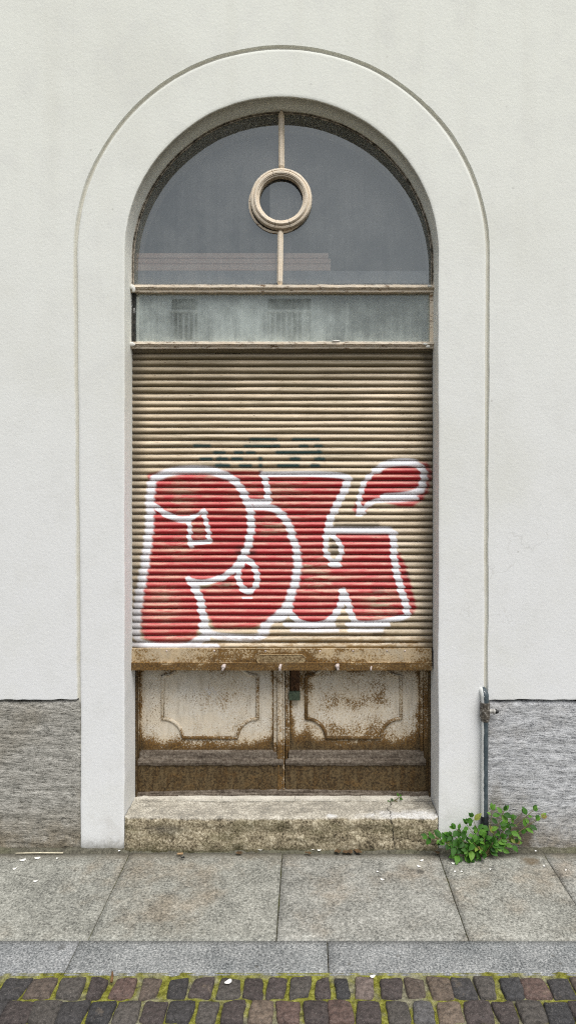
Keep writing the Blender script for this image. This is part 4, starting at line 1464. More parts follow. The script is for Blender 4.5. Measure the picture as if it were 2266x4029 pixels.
def pane_half(sgn):
    """glass between the arch, the middle bar and the ring, as one flat sheet"""
    xm = at(706, 0, YF)[0]
    vs = [(xm, YF, zt_bot)]
    vs.append((xm, YF, rcz - rr_))
    N = 24
    for i in range(1, N):
        a = -math.pi / 2 + sgn * math.pi * i / N
        vs.append((xm + math.cos(a) * rr_, YF, rcz + math.sin(a) * rr_))
    vs.append((xm, YF, rcz + rr_))
    vs.append((xm, YF, ZS + RI - 0.006))
    M_ = 40
    for i in range(1, M_ + 1):
        a = math.pi / 2 - sgn * (math.pi / 2) * i / M_
        vs.append((XC + math.cos(a) * (RI - 0.006), YF, ZS + math.sin(a) * (RI - 0.006)))
    vs.append((XC + sgn * (RI - 0.006), YF, zt_bot))
    f = tuple(range(len(vs)))
    o = mesh_obj('glass_pane', vs, [f if sgn < 0 else f[::-1]], GLASS, fan, False)
    bm = bmesh.new()
    bm.from_mesh(o.data)
    bmesh.ops.triangulate(bm, faces=bm.faces[:])
    bm.to_mesh(o.data)
    bm.free()
    return o


pane_half(-1)
pane_half(1)
n = 24
ca = math.acos((707.5 - 680) / 58)
for nm, a0, a1, gm, yy in (('round_pane', -math.pi + ca, math.pi - ca, GLASS, -0.0015), ('round_pane_edge', math.pi - ca, math.pi + ca, GLASS3, -0.0015)):
    mesh_obj(nm, [(rcx + math.cos(a0 + (a1 - a0) * i / n) * 60 * k, YF + yy, rcz + math.sin(a0 + (a1 - a0) * i / n) * 60 * k) for i in range(n + 1)], [tuple(range(n + 1))], gm, fan, False)

# transom window
mb = MB()
xg0, xg1 = at(341, 0, YF)[0], at(1081, 0, YF)[0]
mb.box(XC - RI - 0.002, xg0, YF - 0.002, YF + 0.03, zl_bot + 0.004, zt_bot + 0.006, 0.001)
tw = mb.build('transom_window', DARKFRAME, building, False)
tag(tw, 'low rectangular transom window above the roller shutter')
mb = MB()
mb.box(xg1, XC + RI + 0.002, YF - 0.004, YF + 0.03, zl_bot + 0.004, zt_bot + 0.006, 0.002)
mb.build('side_strip', FRAME2, tw, False)
bar('transom_bar', xl_, xr_, zl_top, zl_bot, tw, FRAME2)
mesh_obj('glass_pane', [(xg0, YF + 0.012, zl_top - 0.01), (xg1, YF + 0.012, zl_top - 0.01), (xg1, YF + 0.012, zt_bot + 0.01), (xg0, YF + 0.012, zt_bot + 0.01)], [(0, 1, 2, 3)], GLASS2, tw, False)
# lumps of white putty at the bar ends
for u, v, rx_, rz_, par in ((333, 722, 6, 7, fan), (337, 727, 5, 9, fan), (333, 866, 9, 6, tw), (1080, 720, 6, 4, fan), (1076, 872, 6, 4, tw), (1070, 866, 7, 3, tw), (845, 858, 12, 2.2, tw)):
    bm = bmesh.new()
    bmesh.ops.create_icosphere(bm, subdivisions=2, radius=1.0)
    c_ = P3(u, v, YF - 0.027)
    for vv in bm.verts:
        d = 1 + 0.35 * fbm(vv.co * 1.7 + c_ * 30, 3)
        vv.co = Vector((c_.x + vv.co.x * rx_ * S * d, c_.y + vv.co.y * 0.006 * d, c_.z + vv.co.z * rz_ * S * d))
    mb = MB()
    mb.bm(bm)
    mb.build('putty_lump', PUTTY, par, True)

# boards lying on the shutter box inside
for i, (vt_, vb_, ue, yy, lab) in enumerate(((636, 649, 826, 0.152, 'thin pinkish pine board, topmost of the stack behind the fanlight glass'),
                                             (650, 663, 832, 0.149, 'pinkish pine board in the middle of the stack behind the fanlight glass'),
                                             (664, 684, 832, 0.146, 'thick pinkish pine board, lowest of the stack behind the fanlight glass'))):
    x1_, z1_ = at(ue, vt_, yy)
    z0_ = at(0, vb_, yy)[1]
    if i == 2:
        z0_ = zb1 + 0.001
    mb = MB()
    mb.box(XC - RI - 0.08 - 0.02 * i, x1_, yy, yy + 0.16, z0_ + 0.0007, z1_ - 0.0007, 0.002)
    o = mb.build('wooden_board', PINE, None, False)
    tag(o, lab, 'board', 'boards stacked behind the fanlight')

# ------------------------------------------------------------------ padlock
px_, pz_ = at(741, 1749, YD - 0.02)
lock = empty('padlock', (px_, YD - 0.02, pz_ - 0.02), 'small green weathered padlock hanging from the rusty hasp on the right door leaf', 'padlock')
mb = MB()
mb.box(px_ - 0.0255, px_ + 0.0255, YD - 0.032, YD - 0.014, pz_ - 0.021, pz_ + 0.0195, 0.004, 0, 3)
mb.build('lock_body', LOCK, lock, False)
mb = MB()
pts = [(px_ - 0.011, YD - 0.02, pz_ + 0.016), (px_ - 0.011, YD - 0.02, pz_ + 0.030)]
for k_ in range(9):
    a = math.pi - math.pi * k_ / 8
    pts.append((px_ + 0.011 * math.cos(a), YD - 0.02, pz_ + 0.031 + 0.013 * math.sin(a)))
pts += [(px_ + 0.011, YD - 0.02, pz_ + 0.016)]
mb.tube(pts, 0.0036, 8)
mb.build('shackle', HASP, lock, True)

# ------------------------------------------------------------------ gas pipe
PX = at(1219, 1900, -0.02)[0]
PY = -0.020
pipe = empty('gas_pipe', (PX, PY, 0), 'blue-grey painted gas pipe with an elbow, rising from the weeds up the right plinth', 'pipe')


def pz(v):
    return at(0, v, PY)[1]


mb = MB()
rp_ = 0.0142
pts = [(PX - 0.002, PY, pz(2120)), (PX - 0.002, PY, pz(2050)), (PX - 0.001, PY, pz(1950)), (PX, PY, pz(1812))]
mb.tube(pts, rp_ * 0.98, 18)
o = smooth_by_angle(mb.build('pipe_body', PIPE, pipe, True), 50)
mb = MB()
zt = pz(1765)
pts = [(PX, PY, zt - 0.01), (PX, PY, zt + 0.016)]
for k_ in range(1, 9):
    a = math.pi / 2 * k_ / 8
    pts.append((PX - 0.004 * (1 - math.cos(a)), PY + 0.026 * (1 - math.cos(a)), zt + 0.016 + 0.024 * math.sin(a)))
pts.append((PX - 0.005, 0.03, zt + 0.040))
mb.tube(pts, [0.0155] * 2 + [0.0165] * 8 + [0.016], 18)
smooth_by_angle(mb.build('elbow', PIPE, pipe, True), 50)
mb = MB()
mb.tube([(PX, PY, pz(1781)), (PX, PY, pz(1767))], 0.0195, 6)
mb.tube([(PX, PY, pz(1783)), (PX, PY, pz(1779))], 0.0165, 16)
mb.tube([(PX, PY, pz(1806)), (PX, PY, pz(1782))], 0.0215, 8)
mb.tube([(PX, PY, pz(1814)), (PX, PY, pz(1805))], 0.0180, 6)
for k_ in range(4):
    a = math.pi / 4 + k_ * math.pi / 2
    mb.box(PX + 0.018 * math.cos(a) - 0.003, PX + 0.018 * math.cos(a) + 0.003, PY + 0.018 * math.sin(a) - 0.003, PY + 0.018 * math.sin(a) + 0.003, pz(1805), pz(1783), 0.001)
cpl = mb.build('coupling', FITTING, pipe, False)
mb = MB()
zs_ = pz(1789)
mb.tube([(PX + 0.018, PY, zs_), (PX + 0.044, PY - 0.002, zs_)], 0.0085, 12)
mb.tube([(PX + 0.034, PY - 0.0015, zs_), (PX + 0.038, PY - 0.002, zs_)], 0.011, 12)
stub = smooth_by_angle(mb.build('outlet_stub', STUBM, pipe, True), 40)
mb = MB()
mb.tube([(PX + 0.043, PY - 0.002, zs_), (PX + 0.050, PY - 0.002, zs_)], 0.0115, 6)
mb.tube([(PX + 0.049, PY - 0.002, zs_), (PX + 0.056, PY - 0.002, zs_ - 0.001)], 0.0065, 6)
mb.build('cap', BLACKCAP, stub, False)
mb = MB()
mb.tube([(PX - 0.003, PY, 0.0), (PX - 0.002, PY, pz(2056)), ], 0.0162, 16)
mb.tube([(PX - 0.002, PY, pz(2058)), (PX - 0.002, PY, pz(2052))], 0.0172, 16)
mb.tube([(PX - 0.002, PY, pz(2072)), (PX - 0.002, PY, pz(2068))], 0.0169, 16)
smooth_by_angle(mb.build('sleeve', SLEEVE, pipe, True), 40)

# ------------------------------------------------------------------ GROUND
YSL0, YSL1 = -0.019, ground_pt(0, 2365).y
YK1 = ground_pt(0, 2452).y

# underlying earth sheet to the horizon
mb = MB()
mb.add([(-60, -60, -0.060), (60, -60, -0.060), (60, 40, -0.060), (-60, 40, -0.060)], [(0, 1, 2, 3)])
o = mb.build('ground', FARGROUND)
tag(o, kind='structure')

# bedding that shows in the pavement joints and along the foot of the wall
NXg, NYg = 420, 26


def fb(a, b):
    x = -3.2 + 6.4 * a
    yy = 0.02 - 0.10 * b if b < 0.5 else -0.03 - (b - 0.5) * 2 * (abs(YK1) - 0.03)
    zz = -0.006
    if yy > -0.05:
        zz = 0.0005 + 0.010 * min(1, max(0, (yy + 0.026) / 0.02)) + fbm((x * 18, yy * 40, 3), 4) * 0.005
        if yy < -0.018:
            zz = min(zz, -0.002)
    return (x, yy, zz)


vs, fs = grid_mesh(NXg, NYg, fb)
o = mesh_obj('soil', vs, [f[::-1] for f in fs], DIRT, None, True)
tag(o, kind='structure')


def slab_mesh(mb, x0, x1, y0, y1, skew0, skew1, z, b=0.004, seed=0):
    """flat stone with a softened, slightly chipped arris; skew moves the near end of each side"""
    nx, ny = max(8, int((x1 - x0) / 0.03)), max(6, int((y0 - y1) / 0.03))
    cols = [0.0, b] + [b + (1 - 2 * b) * i / nx for i in range(1, nx)] + [1 - b, 1.0]
    vs = []
    A = [0.0] + [i / nx for i in range(nx + 1)] + [1.0]
    Bq = [0.0] + [j / ny for j in range(ny + 1)] + [1.0]
    na, nb_ = len(A), len(Bq)
    for jb, b_ in enumerate(Bq):
        for ja, a_ in enumerate(A):
            xl = x0 + (skew0) * b_
            xr = x1 + (skew1) * b_
            ed = ja in (0, na - 1) or jb in (0, nb_ - 1)
            ia = min(max(a_, 0), 1)
            x = xl + (xr - xl) * ia
            yy = y0 + (y1 - y0) * b_
            ins = 0.0 if ed else 0.0008
            chip = 0.0016 * fbm((x * 30, yy * 30, seed), 4)
            if ja <= 1:
                x += ins + abs(chip)
            if ja >= na - 2:
                x -= ins + abs(chip)
            if jb <= 1:
                yy -= ins + abs(chip)
            if jb >= nb_ - 2:
                yy += ins + abs(chip)
            zz = z + fbm((x * 3, yy * 3, seed), 3) * 0.0012
            if ed:
                zz = z - 0.012
            elif ja in (1, na - 2) or jb in (1, nb_ - 2):
                zz -= 0.0012
            vs.append((x, yy, zz))
    fs = [(j * na + i, (j + 1) * na + i, (j + 1) * na + i + 1, j * na + i + 1) for j in range(nb_ - 1) for i in range(na - 1)]
    mb.add(vs, fs)


mb = MB()
jx = [-3.2, -2.62, -2.02, -1.38, -0.747, -0.108, 0.545, 0.985, 1.62, 2.25, 3.2]
for i in range(len(jx) - 1):
    slab_mesh(mb, jx[i] + 0.0012, jx[i + 1] - 0.0012, YSL0 + 0.004 * math.sin(i * 2.1), YSL1 + 0.0015, 0, 0, 0.0005 * math.sin(i * 3.3), seed=i)
o = mb.build('pavement', SLAB, None, True)
tag(o, kind='structure')
mb = MB()
jk = [-3.2, -2.4, -1.6, -0.772, 0.065, 0.93, 1.75, 2.5, 3.2]
for i in range(len(jk) - 1):
    slab_mesh(mb, jk[i] + 0.001, jk[i + 1] - 0.001, YSL1 - 0.0015, YK1, 0, 0, -0.0005 + 0.0005 * math.sin(i * 2.3), seed=30 + i)
o = mb.build('kerb', KERB, None, True)
tag(o, kind='structure')

# setts
COLS = {'dk': (0.050, 0.048, 0.050), 'bl': (0.044, 0.045, 0.049), 'br': (0.125, 0.092, 0.070), 'pb': (0.072, 0.055, 0.052), 'rd': (0.125, 0.074, 0.060),
        'gb': (0.092, 0.082, 0.072), 'lr': (0.20, 0.15, 0.13), 'gr': (0.115, 0.115, 0.118), 'or': (0.155, 0.112, 0.078)}
row1 = [(-60, -8, 'pb'), (-5, 75, 'dk'), (63, 145, 'br'), (140, 217, 'gb'), (217, 272, 'pb'), (277, 347, 'rd'), (349, 408, 'br'), (419, 476, 'dk'), (477, 541, 'pb'), (545, 609, 'gb'), (609, 666, 'pb'), (669, 722, 'pb'),
        (726, 783, 'gb'), (790, 833, 'pb'), (840, 881, 'bl'), (890, 943, 'lr'), (953, 1016, 'pb'), (1016, 1073, 'br'), (1074, 1142, 'or'), (1130, 1198, 'dk'), (1192, 1250, 'gb'), (1254, 1322, 'bl'), (1305, 1386, 'rd'), (1374, 1446, 'dk'), (1436, 1500, 'br'), (1500, 1570, 'pb')]
row2 = [(-30, 18, 'dk'), (0, 92, 'pb'), (70, 158, 'gb'), (138, 226, 'dk'), (216, 292, 'bl'), (283, 357, 'gb'), (352, 424, 'pb'), (416, 491, 'dk'), (491, 552, 'gb'), (554, 620, 'pb'), (624, 690, 'or'), (692, 757, 'rd'),
        (762, 828, 'pb'), (822, 890, 'rd'), (892, 962, 'pb'), (968, 1034, 'gb'), (1034, 1096, 'gr'), (1094, 1168, 'or'), (1162, 1244, 'pb'), (1238, 1306, 'pb'), (1298, 1378, 'gb'), (1364, 1444, 'bl'), (1428, 1500, 'pb'), (1500, 1580, 'br')]
mb = MB()
tint = []
rs = random.Random(11)


def sett(x0, x1, y0, y1, col, seed):
    G9 = [-1, -0.95, -0.84, -0.5, 0, 0.5, 0.84, 0.95, 1]
    n = 8
    cx, cy = (x0 + x1) / 2, (y0 + y1) / 2
    hx, hy = (x1 - x0) / 2, abs(y0 - y1) / 2
    sk = [rs.uniform(-0.004, 0.004) for _ in range(8)]
    vs = []
    tlx, tly = rs.uniform(-0.02, 0.02), rs.uniform(-0.02, 0.02)
    zb = rs.uniform(-0.0045, 0.001)
    for j in range(n + 1):
        for i in range(n + 1):
            a, b = G9[i], G9[j]
            # round the plan corners
            r_ = (abs(a) ** 9 + abs(b) ** 9) ** (1 / 9)
            m_ = max(abs(a), abs(b), 1e-6)
            f = 1.0 if r_ < 1e-6 else m_ / r_
            A, B2 = a * f, b * f
            x = cx + A * hx + sk[0] * A * B2 + sk[1] * B2
            yy = cy + B2 * hy + sk[2] * A * B2 + sk[3] * A
            w_ = fbm((x * 30, yy * 30, seed * 0.37), 3)
            x += w_ * 0.004 * abs(A) ** 3
            yy += fbm((x * 30, yy * 30, seed * 0.37 + 9), 3) * 0.004 * abs(B2) ** 3
            zz = zb + 0.003 * (1 - m_ ** 4) + fbm((x * 35, yy * 35, seed), 4) * 0.0035 + tlx * (x - cx) + tly * (yy - cy)
            if m_ > 0.99:
                zz -= 0.020
            elif m_ > 0.9:
                zz -= 0.0030
            vs.append((x, yy, zz))
    fs = [(j * (n + 1) + i, j * (n + 1) + i + 1, (j + 1) * (n + 1) + i + 1, (j + 1) * (n + 1) + i) for j in range(n) for i in range(n)]
    mb.add(vs, fs)
    k_ = rs.uniform(0.72, 1.0)
    g_ = (col[0] + col[1] + col[2]) / 3 * k_
    tint.extend([(col[0] * k_ * 0.72 + g_ * 0.30, col[1] * k_ * 0.72 + g_ * 0.27, col[2] * k_ * 0.72 + g_ * 0.24, 1)] * len(vs))


rowy = [(2454.5, 2507.5, row1), (2513, 2571, row2)]
yb = None
for va, vb, rw in rowy:
    vm = (va + vb) / 2
    y0, y1 = ground_pt(0, va).y, ground_pt(0, vb).y
    d = D0 + (y0 + y1) / 2
    kx = S * d / D0
    xmin, xmax = 9, -9
    for i, (a, b, cn) in enumerate(rw):
        x0, x1 = (a - U0) * kx, (b - U0) * kx
        # listed widths include the slant of the sides as seen from the street: trim them
        tr = min(0.012, abs((a + b) / 2 - U0) / 700 * 0.014)
        sett(x0 + tr / 2 + 0.0015, x1 - tr / 2 - 0.0015, y0 + rs.uniform(-0.003, 0.002), y1 + rs.uniform(-0.003, 0.003), COLS[cn], i + va)
        xmin, xmax = min(xmin, x0), max(xmax, x1)
    for sgn in (-1, 1):
        x = xmin if sgn < 0 else xmax
        while abs(x) < 3.2:
            w_ = rs.uniform(0.075, 0.095)
            x0, x1 = (x, x + w_) if sgn > 0 else (x - w_, x)
            sett(x0 + 0.004, x1 - 0.004, y0, y1, COLS[rs.choice(list(COLS))], x * 10)
            x += sgn * w_
    yb = y1
y = yb - 0.008
while y > -2.3:
    hgt = rs.uniform(0.083, 0.095)
    x = -3.2 + rs.uniform(0, 0.05)
    while x < 3.2:
        w_ = rs.uniform(0.07, 0.1)
        sett(x + 0.004, x + w_ - 0.004, y + rs.uniform(-0.003, 0.003), y - hgt + rs.uniform(-0.003, 0.003), COLS[rs.choice(list(COLS))], x * 7 + y)
        x += w_
    y -= hgt + 0.008
mb_ = mb
o = mesh_obj('road', mb_.v, mb_.f, SETT, None, True, {'tint': ('FLOAT_COLOR', tint)})
# faces wound so that normals point up
bm = bmesh.new()
bm.from_mesh(o.data)
for f in bm.faces:
    f.normal_update()
bmesh.ops.recalc_face_normals(bm, faces=bm.faces[:])
up_ = sum(f.normal.z for f in bm.faces)
if up_ < 0:
    bmesh.ops.reverse_faces(bm, faces=bm.faces[:])
bm.to_mesh(o.data)
bm.free()
tag(o, kind='structure')


def fm(a, b):
    x = -3.2 + 6.4 * a
    yy = YK1 + 0.006 - (2.3 + YK1 + 0.006) * b ** 1.8
    e = max(0, 1 - (YK1 - yy) / 0.012)
    return (x, yy, -0.0105 + fbm((x * 22, yy * 22, 3), 4) * 0.005 + 0.007 * e)


vs, fs = grid_mesh(420, 70, fm)
o = mesh_obj('moss', vs, [f[::-1] for f in fs], MOSS, None, True)
tag(o, 'yellow-green moss filling the joints between the dark setts', 'moss', kind='stuff')

# ------------------------------------------------------------------ weeds


def leaf(mb, base, direction, up, L, w_):
    d = direction.normalized()
    s = d.cross(up).normalized()
    n_ = s.cross(d).normalized()
    st = [(0, 0.06), (0.18, 0.62), (0.42, 1.0), (0.68, 0.78), (0.88, 0.36), (1.0, 0.02)]
    vs = []
    for t, ww in st:
        c_ = base + d * (L * t) - n_ * (L * 0.22 * t * t)
        for q_ in (-1, 0, 1):
            vs.append(c_ + s * (q_ * w_ / 2 * ww) + n_ * (abs(q_) * w_ * 0.13 * ww))
    fs = []
    for i in range(len(st) - 1):
        for j in range(2):
            fs.append((i * 3 + j, i * 3 + j + 1, (i + 1) * 3 + j + 1, (i + 1) * 3 + j))
    mb.add(vs, fs)


def weed(name, label, root, tips, leafL, seed, dens=1.0):
    rl = random.Random(seed)
    th = empty(name, root, label, 'weed')
    ms, ml = MB(), MB()
    for tip, nl, bend in tips:
        a, b = Vector(root) + Vector((rl.uniform(-0.012, 0.012), rl.uniform(-0.008, 0.008), 0)), Vector(tip)
        mid_ = a.lerp(b, 0.5) + Vector((0, -0.012, bend))
        pts = []
        for i in range(11):
            t = i / 10
            pts.append(a * (1 - t) ** 2 + mid_ * 2 * t * (1 - t) + b * t * t)
        for p in pts:
            p.z = max(p.z, 0.004)
        ms.tube(pts, [0.0022 - 0.0012 * i / 10 for i in range(11)], 5)
        for q_ in range(nl):
            t = 0.30 + 0.70 * (q_ + 0.6) / nl
            i = min(9, int(t * 10))
            p = pts[i].lerp(pts[i + 1], t * 10 - i)
            tg = (pts[i + 1] - pts[i]).normalized()
            for s_ in (-1, 1):
                side = tg.cross(Vector((0, -0.75, 0.55))).normalized() * s_
                dr = (side * 0.9 + tg * rl.uniform(0.2, 0.8) + Vector((rl.uniform(-.3, .3), rl.uniform(-.55, .05), rl.uniform(-.25, .35)))).normalized()
                upv = Vector((rl.uniform(-.35, .35), -0.8 + rl.uniform(-.3, .3), 0.75 + rl.uniform(-.3, .3))).normalized()
                L = leafL * rl.uniform(0.5, 1.25) * (0.75 + 0.25 * t)
                leaf(ml, p + dr * 0.004, dr, upv, L, L * rl.uniform(0.55, 0.7))
        tg = (pts[-1] - pts[-2]).normalized()
        for k_ in range(3):
            dr = (tg + Vector((rl.uniform(-.6, .6), rl.uniform(-.5, .1), rl.uniform(-.4, .5)))).normalized()
            leaf(ml, pts[-1], dr, Vector((rl.uniform(-.3, .3), -0.8, 0.7)), leafL * rl.uniform(0.5, 0.9), leafL * 0.5)
    # keep leaves off the ground
    ml.v = [(x, min(y_, -0.006) if name == 'weed_clump' else y_, max(z_, 0.004)) for x, y_, z_ in ml.v]
    ms.build('stems', STEM, th, True)
    ml.build('leaves', LEAF, th, True)
    return th


def zz(x, y, yy):
    return P3(1001.4 + x * 0.3089, 1662.5 + y * 0.3089, yy)


root = (PX - 0.01, -0.045, 0.004)
tips = [(zz(235, 1430, -0.05), 4, 0.02), (zz(300, 1440, -0.06), 3, 0.02), (zz(600, 1275, -0.05), 3, 0.01), (zz(555, 1330, -0.06), 3, 0.01), (zz(465, 1365, -0.05), 3, 0.02),
        (zz(420, 1420, -0.06), 4, 0.02), (zz(375, 1480, -0.07), 4, 0.015), (zz(440, 1500, -0.07), 4, 0.01), (zz(600, 1610, -0.085), 3, 0.02), (zz(460, 1580, -0.08), 3, 0.02),
        (zz(560, 1540, -0.085), 4, 0.02), (zz(690, 1550, -0.085), 4, 0.02), (zz(640, 1400, -0.06), 3, 0.01), (zz(700, 1440, -0.07), 3, 0.01), (zz(770, 1480, -0.07), 4, 0.01),
        (zz(830, 1500, -0.06), 4, 0.02), (zz(610, 1480, -0.08), 4, 0.01), (zz(520, 1460, -0.075), 4, 0.01), (zz(760, 1215, -0.035), 2, 0.02), (zz(860, 1220, -0.04), 3, 0.02),
        (zz(920, 1290, -0.045), 2, 0.01), (zz(880, 1360, -0.05), 2, 0.01), (zz(1100, 1215, -0.05), 2, 0.015), (zz(1010, 1235, -0.04), 1, 0.01), (zz(1120, 1290, -0.05), 2, 0.0), (zz(1000, 1400, -0.05), 2, 0.01),
        (zz(955, 1480, -0.05), 2, 0.01), (zz(500, 1590, -0.08), 3, 0.015), (zz(840, 1440, -0.06), 3, 0.0), (zz(1165, 1275, -0.045), 1, 0.01)]
weed('weed_clump', 'leafy green weed clump growing around the foot of the gas pipe', root, tips, 0.034, 4)
rt = P3(991, 2021, 0.150)
rt.z = 0.141
weed('weed_sprig', 'tiny weed sprig sprouting from the crack at the back of the doorstep', rt,
     [(P3(1006, 2003, 0.16), 1, 0.004), (P3(975, 2020, 0.145), 1, 0.006), (P3(985, 2019, 0.14), 1, 0.003)], 0.019, 9)

# ------------------------------------------------------------------ litter


def petal_mesh(L, w_, seed):
    rl = random.Random(seed)
    vs, fs = [(0, 0, 0.0015)], []
    n = 14
    for k_ in range(n):
        a = 2 * math.pi * k_ / n
        f = 1 + 0.16 * fbm((math.cos(a) * 2, math.sin(a) * 2, seed), 3)
        vs.append((math.cos(a) * L / 2 * f, math.sin(a) * w_ / 2 * f, 0.0022 + 0.0015 * math.sin(2 * a + seed)))
    fs = [(0, 1 + k_, 1 + (k_ + 1) % n) for k_ in range(n)]
    me = bpy.data.meshes.new('petal')
    me.from_pydata(vs, [], fs)
    me.materials.append(PETAL)
    return me


pet = [petal_mesh(0.026, 0.016, 1), petal_mesh(0.018, 0.011, 2), petal_mesh(0.012, 0.006, 3)]
GP = 'white petals scattered on the paving'
PL = [(58, 2164, 0, 0.3, 'elongated white petal on the leftmost paving slab, nearest the pale straw'),
      (95, 2159, 0, 0.1, 'white petal on the leftmost slab, rightmost of its four larger petals'),
      (38, 2186, 1, 0.8, 'white petal nearest the left photo edge on the leftmost paving slab'),
      (91, 2217, 1, 0.4, 'white petal lowest down on the leftmost paving slab'),
      (146, 2160, 2, 0.0, 'tiny white petal on the leftmost slab just below the straw tip'),
      (302, 2146, 2, 0.2, 'tiny white petal at the foot of the left plaster pier'),
      (574, 2473, 0, 0.7, 'large white petal lying on a dark sett below the kerb'),
      (1060, 2165, 1, 0.7, 'slim white petal on the third slab beside a scaly patch near the weeds'),
      (1054, 2180, 1, -0.4, 'white petal on the third slab, lower of the two on the scaly patch'),
      (950, 2194, 2, -0.6, 'tiny white petal mid-slab below the doorstep crack'),
      (962, 2213, 1, -0.3, 'rounded white petal on the third slab, lowest of those below the doorstep'),
      (1145, 2193, 2, 0.1, 'tiny white petal under the weeds, left one of a close pair'),
      (1161, 2194, 2, -0.8, 'tiny white petal under the weeds, right one of a close pair'),
      (1140, 2172, 1, 0.2, 'white petal touching the lowest left leaves of the weed clump'),
      (1233, 2187, 2, 0.5, 'tiny white petal alone on the slab below the pipe'),
      (1348, 2147, 2, -0.5, 'tiny white petal beside the brown stain at the right plinth foot'),
      (1369, 2180, 2, -0.6, 'tiny white petal on the far right slab joint'),
      (1422, 2189, 2, 0.9, 'tiny white petal on the rightmost paving slab'),
      (937, 2459, 1, 0.3, 'white petal lying in the moss joint at the kerb edge'),
      (655, 2142, 0, 0.1, 'crumpled white petal against the foot of the doorstep, left of its middle'),
      (787, 2142, 1, -0.7, 'white curled petal against the doorstep foot, left one of a close pair'),
      (803, 2144, 1, 0.3, 'white curled petal against the doorstep foot, right one of a close pair')]
first = None
for u, v, kind, rot, lab in PL:
    p = ground_pt(u, v, 0.0015)
    if p.y > -0.03:
        p.z = 0.010
    if v > 2453:
        p.z = 0.004
    if first is None:
        first = bpy.data.objects.new('petal', pet[kind])
        o = first
    else:
        o = first.copy()
        o.data = pet[kind]
    C.objects.link(o)
    o.location = p
    o.rotation_euler = (0, 0, rot)
    tag(o, lab, 'petal', GP)


def litter_tube(name, mat, pts, rad, label, cat):
    mb = MB()
    mb.tube(pts, rad, 7)
    o = mb.build(name, mat, None, True)
    return tag(o, label, cat)


a, b = ground_pt(41, 2146.5, 0.008), ground_pt(160, 2145.5, 0.008)
litter_tube('straw', STRAW, [a, a.lerp(b, 0.5) + Vector((0, 0.001, 0.001)), b], 0.0024, 'long pale drinking straw lying at the foot of the left plinth', 'straw')
a, b = ground_pt(281, 2470, 0.004), ground_pt(283, 2443, 0.004)
litter_tube('twig', TWIG, [a, a.lerp(b, 0.5) + Vector((0.002, 0, 0.003)), b], [0.0045, 0.004, 0.002], 'short brown twig lying across the kerb edge above the setts', 'twig')
a, b = ground_pt(446, 2148, 0.012), ground_pt(461, 2147, 0.011)
litter_tube('cigarette_end', TAN, [a, b], 0.004, 'tan cigarette end lying at the foot of the doorstep', 'cigarette end')


def dry_leaf(u, v, L, seed, label, mat=DRY):
    rl = random.Random(seed)
    p = ground_pt(u, v, 0.006)
    n = 12
    vs = [(0, 0, 0.004)]
    for k_ in range(n):
        a = 2 * math.pi * k_ / n
        f = 1 + 0.3 * rl.uniform(-1, 1)
        vs.append((math.cos(a) * L / 2 * f, math.sin(a) * L / 3.2 * f, 0.003 + 0.006 * rl.random()))
    o = mesh_obj('dead_leaf', vs, [(0, 1 + k_, 1 + (k_ + 1) % n) for k_ in range(n)], mat, None, False)
    o.location = p
    o.rotation_euler = (0, 0, rl.uniform(-0.6, 0.6))
    return tag(o, label, 'dead leaf', 'dead leaves along the doorstep')


dry_leaf(460, 2160, 0.020, 1, 'small dark curled leaf on the slab left of the doorstep middle', BLACKCAP)
dry_leaf(602, 2148, 0.028, 2, 'dark brown curled leaf at the doorstep foot, right of the cigarette end')
dry_leaf(776, 2148, 0.026, 3, 'ragged dark leaf just left of the two curled white petals')
dry_leaf(850, 2144, 0.034, 4, 'dead leaf at the doorstep foot, left one of the litter row')
dry_leaf(874, 2146, 0.040, 5, 'large dead leaf in the middle of the litter row by the doorstep')
dry_leaf(900, 2144, 0.036, 6, 'dead leaf at the doorstep foot, right end of the litter row')
dry_leaf(1098, 2146, 0.026, 7, 'thin dark dead leaf in the corner beneath the left weed leaves')

# ------------------------------------------------------------------ the house across the street (mirrored in the window glass)
YO = -18.0
opp = empty('opposite_building', (0, YO, 0), 'pale house across the street with balustraded balconies, seen mirrored in the transom glass', 'building')
wins = []
for xc_, w_ in ((-3.82, 0.80), (-0.58, 1.32), (-7.4, 1.3), (7.2, 1.3)):
    wins.append((xc_ - w_ / 2, xc_ + w_ / 2, 5.75, 7.28))
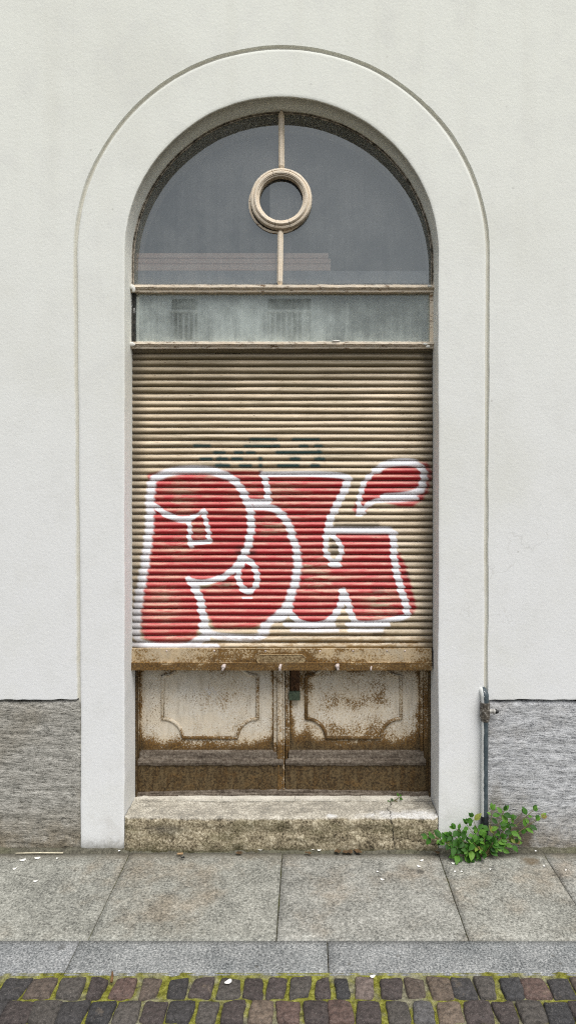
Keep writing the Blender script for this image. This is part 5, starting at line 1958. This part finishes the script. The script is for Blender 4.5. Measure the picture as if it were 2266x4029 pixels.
# wall as pieces around the openings
mb = MB()
xs_ = sorted({-14.0, 14.0} | {w_[0] for w_ in wins} | {w_[1] for w_ in wins})
for i in range(len(xs_) - 1):
    hole = any(abs(w_[0] - xs_[i]) < 1e-6 for w_ in wins)
    for z0, z1 in (((0, 5.75), (7.28, 7.75)) if hole else ((0, 7.75),)):
        mb.add([(xs_[i], YO, z0), (xs_[i + 1], YO, z0), (xs_[i + 1], YO, z1), (xs_[i], YO, z1)], [(3, 2, 1, 0)])
mb.build('wall', OPPWALL, opp)
for (x0, x1, z0, z1) in wins:
    mb = MB()
    mb.add([(x0, YO - 0.25, z0), (x1, YO - 0.25, z0), (x1, YO - 0.25, z1), (x0, YO - 0.25, z1)], [(3, 2, 1, 0)])
    wn = mb.build('window', OPPGLASS, opp)
    mb = MB()
    mb.add([(x0, YO, z0), (x0, YO - .25, z0), (x0, YO - .25, z1), (x0, YO, z1), (x1, YO, z0), (x1, YO - .25, z0), (x1, YO - .25, z1), (x1, YO, z1)], [(0, 1, 2, 3), (4, 7, 6, 5), (3, 2, 6, 7)])
    mb.build('window_reveal', OPPGLASS, wn)
    mb = MB()
    nb_ = max(4, int((x1 - x0) / 0.155))
    mb.box(x0 - 0.1, x1 + 0.1, YO + 0.05, YO + 0.30, 5.6, 5.95, 0.01)
    mb.box(x0 - 0.05, x1 + 0.05, YO + 0.14, YO + 0.26, 6.80, 6.88, 0.01)
    for k_ in range(nb_):
        x = x0 + (x1 - x0) * (k_ + 0.5) / nb_
        mb.tube([(x, YO + 0.2, 5.94), (x, YO + 0.2, 6.15), (x, YO + 0.2, 6.4), (x, YO + 0.2, 6.81)], [0.03, 0.045, 0.03, 0.026], 8)
    mb.build('balustrade', OPPTRIM, opp, True)

# ------------------------------------------------------------------ light, sky, camera
sc = bpy.context.scene
w = bpy.data.worlds.new('World')
sc.world = w
w.use_nodes = True
nt = w.node_tree
nt.nodes.clear()
sky = nt.nodes.new('ShaderNodeTexSky')
sky.sky_type = 'NISHITA'
sky.sun_disc = False
SUN_EL, SUN_AZ = 60.0, 152.0          # azimuth measured from +y towards +x: high, behind the viewer
sky.sun_elevation = R(SUN_EL)
sky.sun_rotation = R(SUN_AZ)
sky.air_density = 1.0
sky.dust_density = 3.0
sky.ozone_density = 1.0
hs = nt.nodes.new('ShaderNodeHueSaturation')
hs.inputs['Saturation'].default_value = 0.42
bg = nt.nodes.new('ShaderNodeBackground')
bg.inputs['Strength'].default_value = 0.15
wo = nt.nodes.new('ShaderNodeOutputWorld')
nt.links.new(sky.outputs[0], hs.inputs['Color'])
nt.links.new(hs.outputs[0], bg.inputs['Color'])
nt.links.new(bg.outputs[0], wo.inputs['Surface'])

sl = bpy.data.lights.new('sun', 'SUN')
sl.energy = 2.75
sl.angle = R(40)
sl.color = (1.0, 0.98, 0.945)
so = bpy.data.objects.new('sun', sl)
C.objects.link(so)
dirv = Vector((math.sin(R(SUN_AZ)) * math.cos(R(SUN_EL)), math.cos(R(SUN_AZ)) * math.cos(R(SUN_EL)), math.sin(R(SUN_EL))))
so.rotation_euler = dirv.to_track_quat('Z', 'Y').to_euler()

cam = bpy.data.cameras.new('camera')
cam.sensor_fit = 'VERTICAL'
cam.sensor_height = 36.0
cam.sensor_width = 36.0
cam.lens = 36.0 * (D0 / S) / 2576.0
cam.shift_x = -(U0 - 724.5) / 2576.0
cam.shift_y = -(1288.0 - V0) / 2576.0
cam.clip_end = 500
cam.clip_start = 0.05
co = bpy.data.objects.new('camera', cam)
co.location = (0, -D0, H)
co.rotation_euler = (R(90), 0, 0)
C.objects.link(co)
sc.camera = co
sc.view_settings.view_transform = 'Standard'
sc.view_settings.look = 'None'
sc.view_settings.exposure = 0
sc.view_settings.gamma = 1
sc.render.engine = 'CYCLES'
sc.cycles.max_bounces = 8
sc.cycles.transparent_max_bounces = 12
sc.cycles.use_denoising = False
sc.cycles.filter_width = 1.15
sc.cycles.denoiser = 'OPENIMAGEDENOISE'
sc.cycles.denoising_input_passes = 'RGB_ALBEDO_NORMAL'
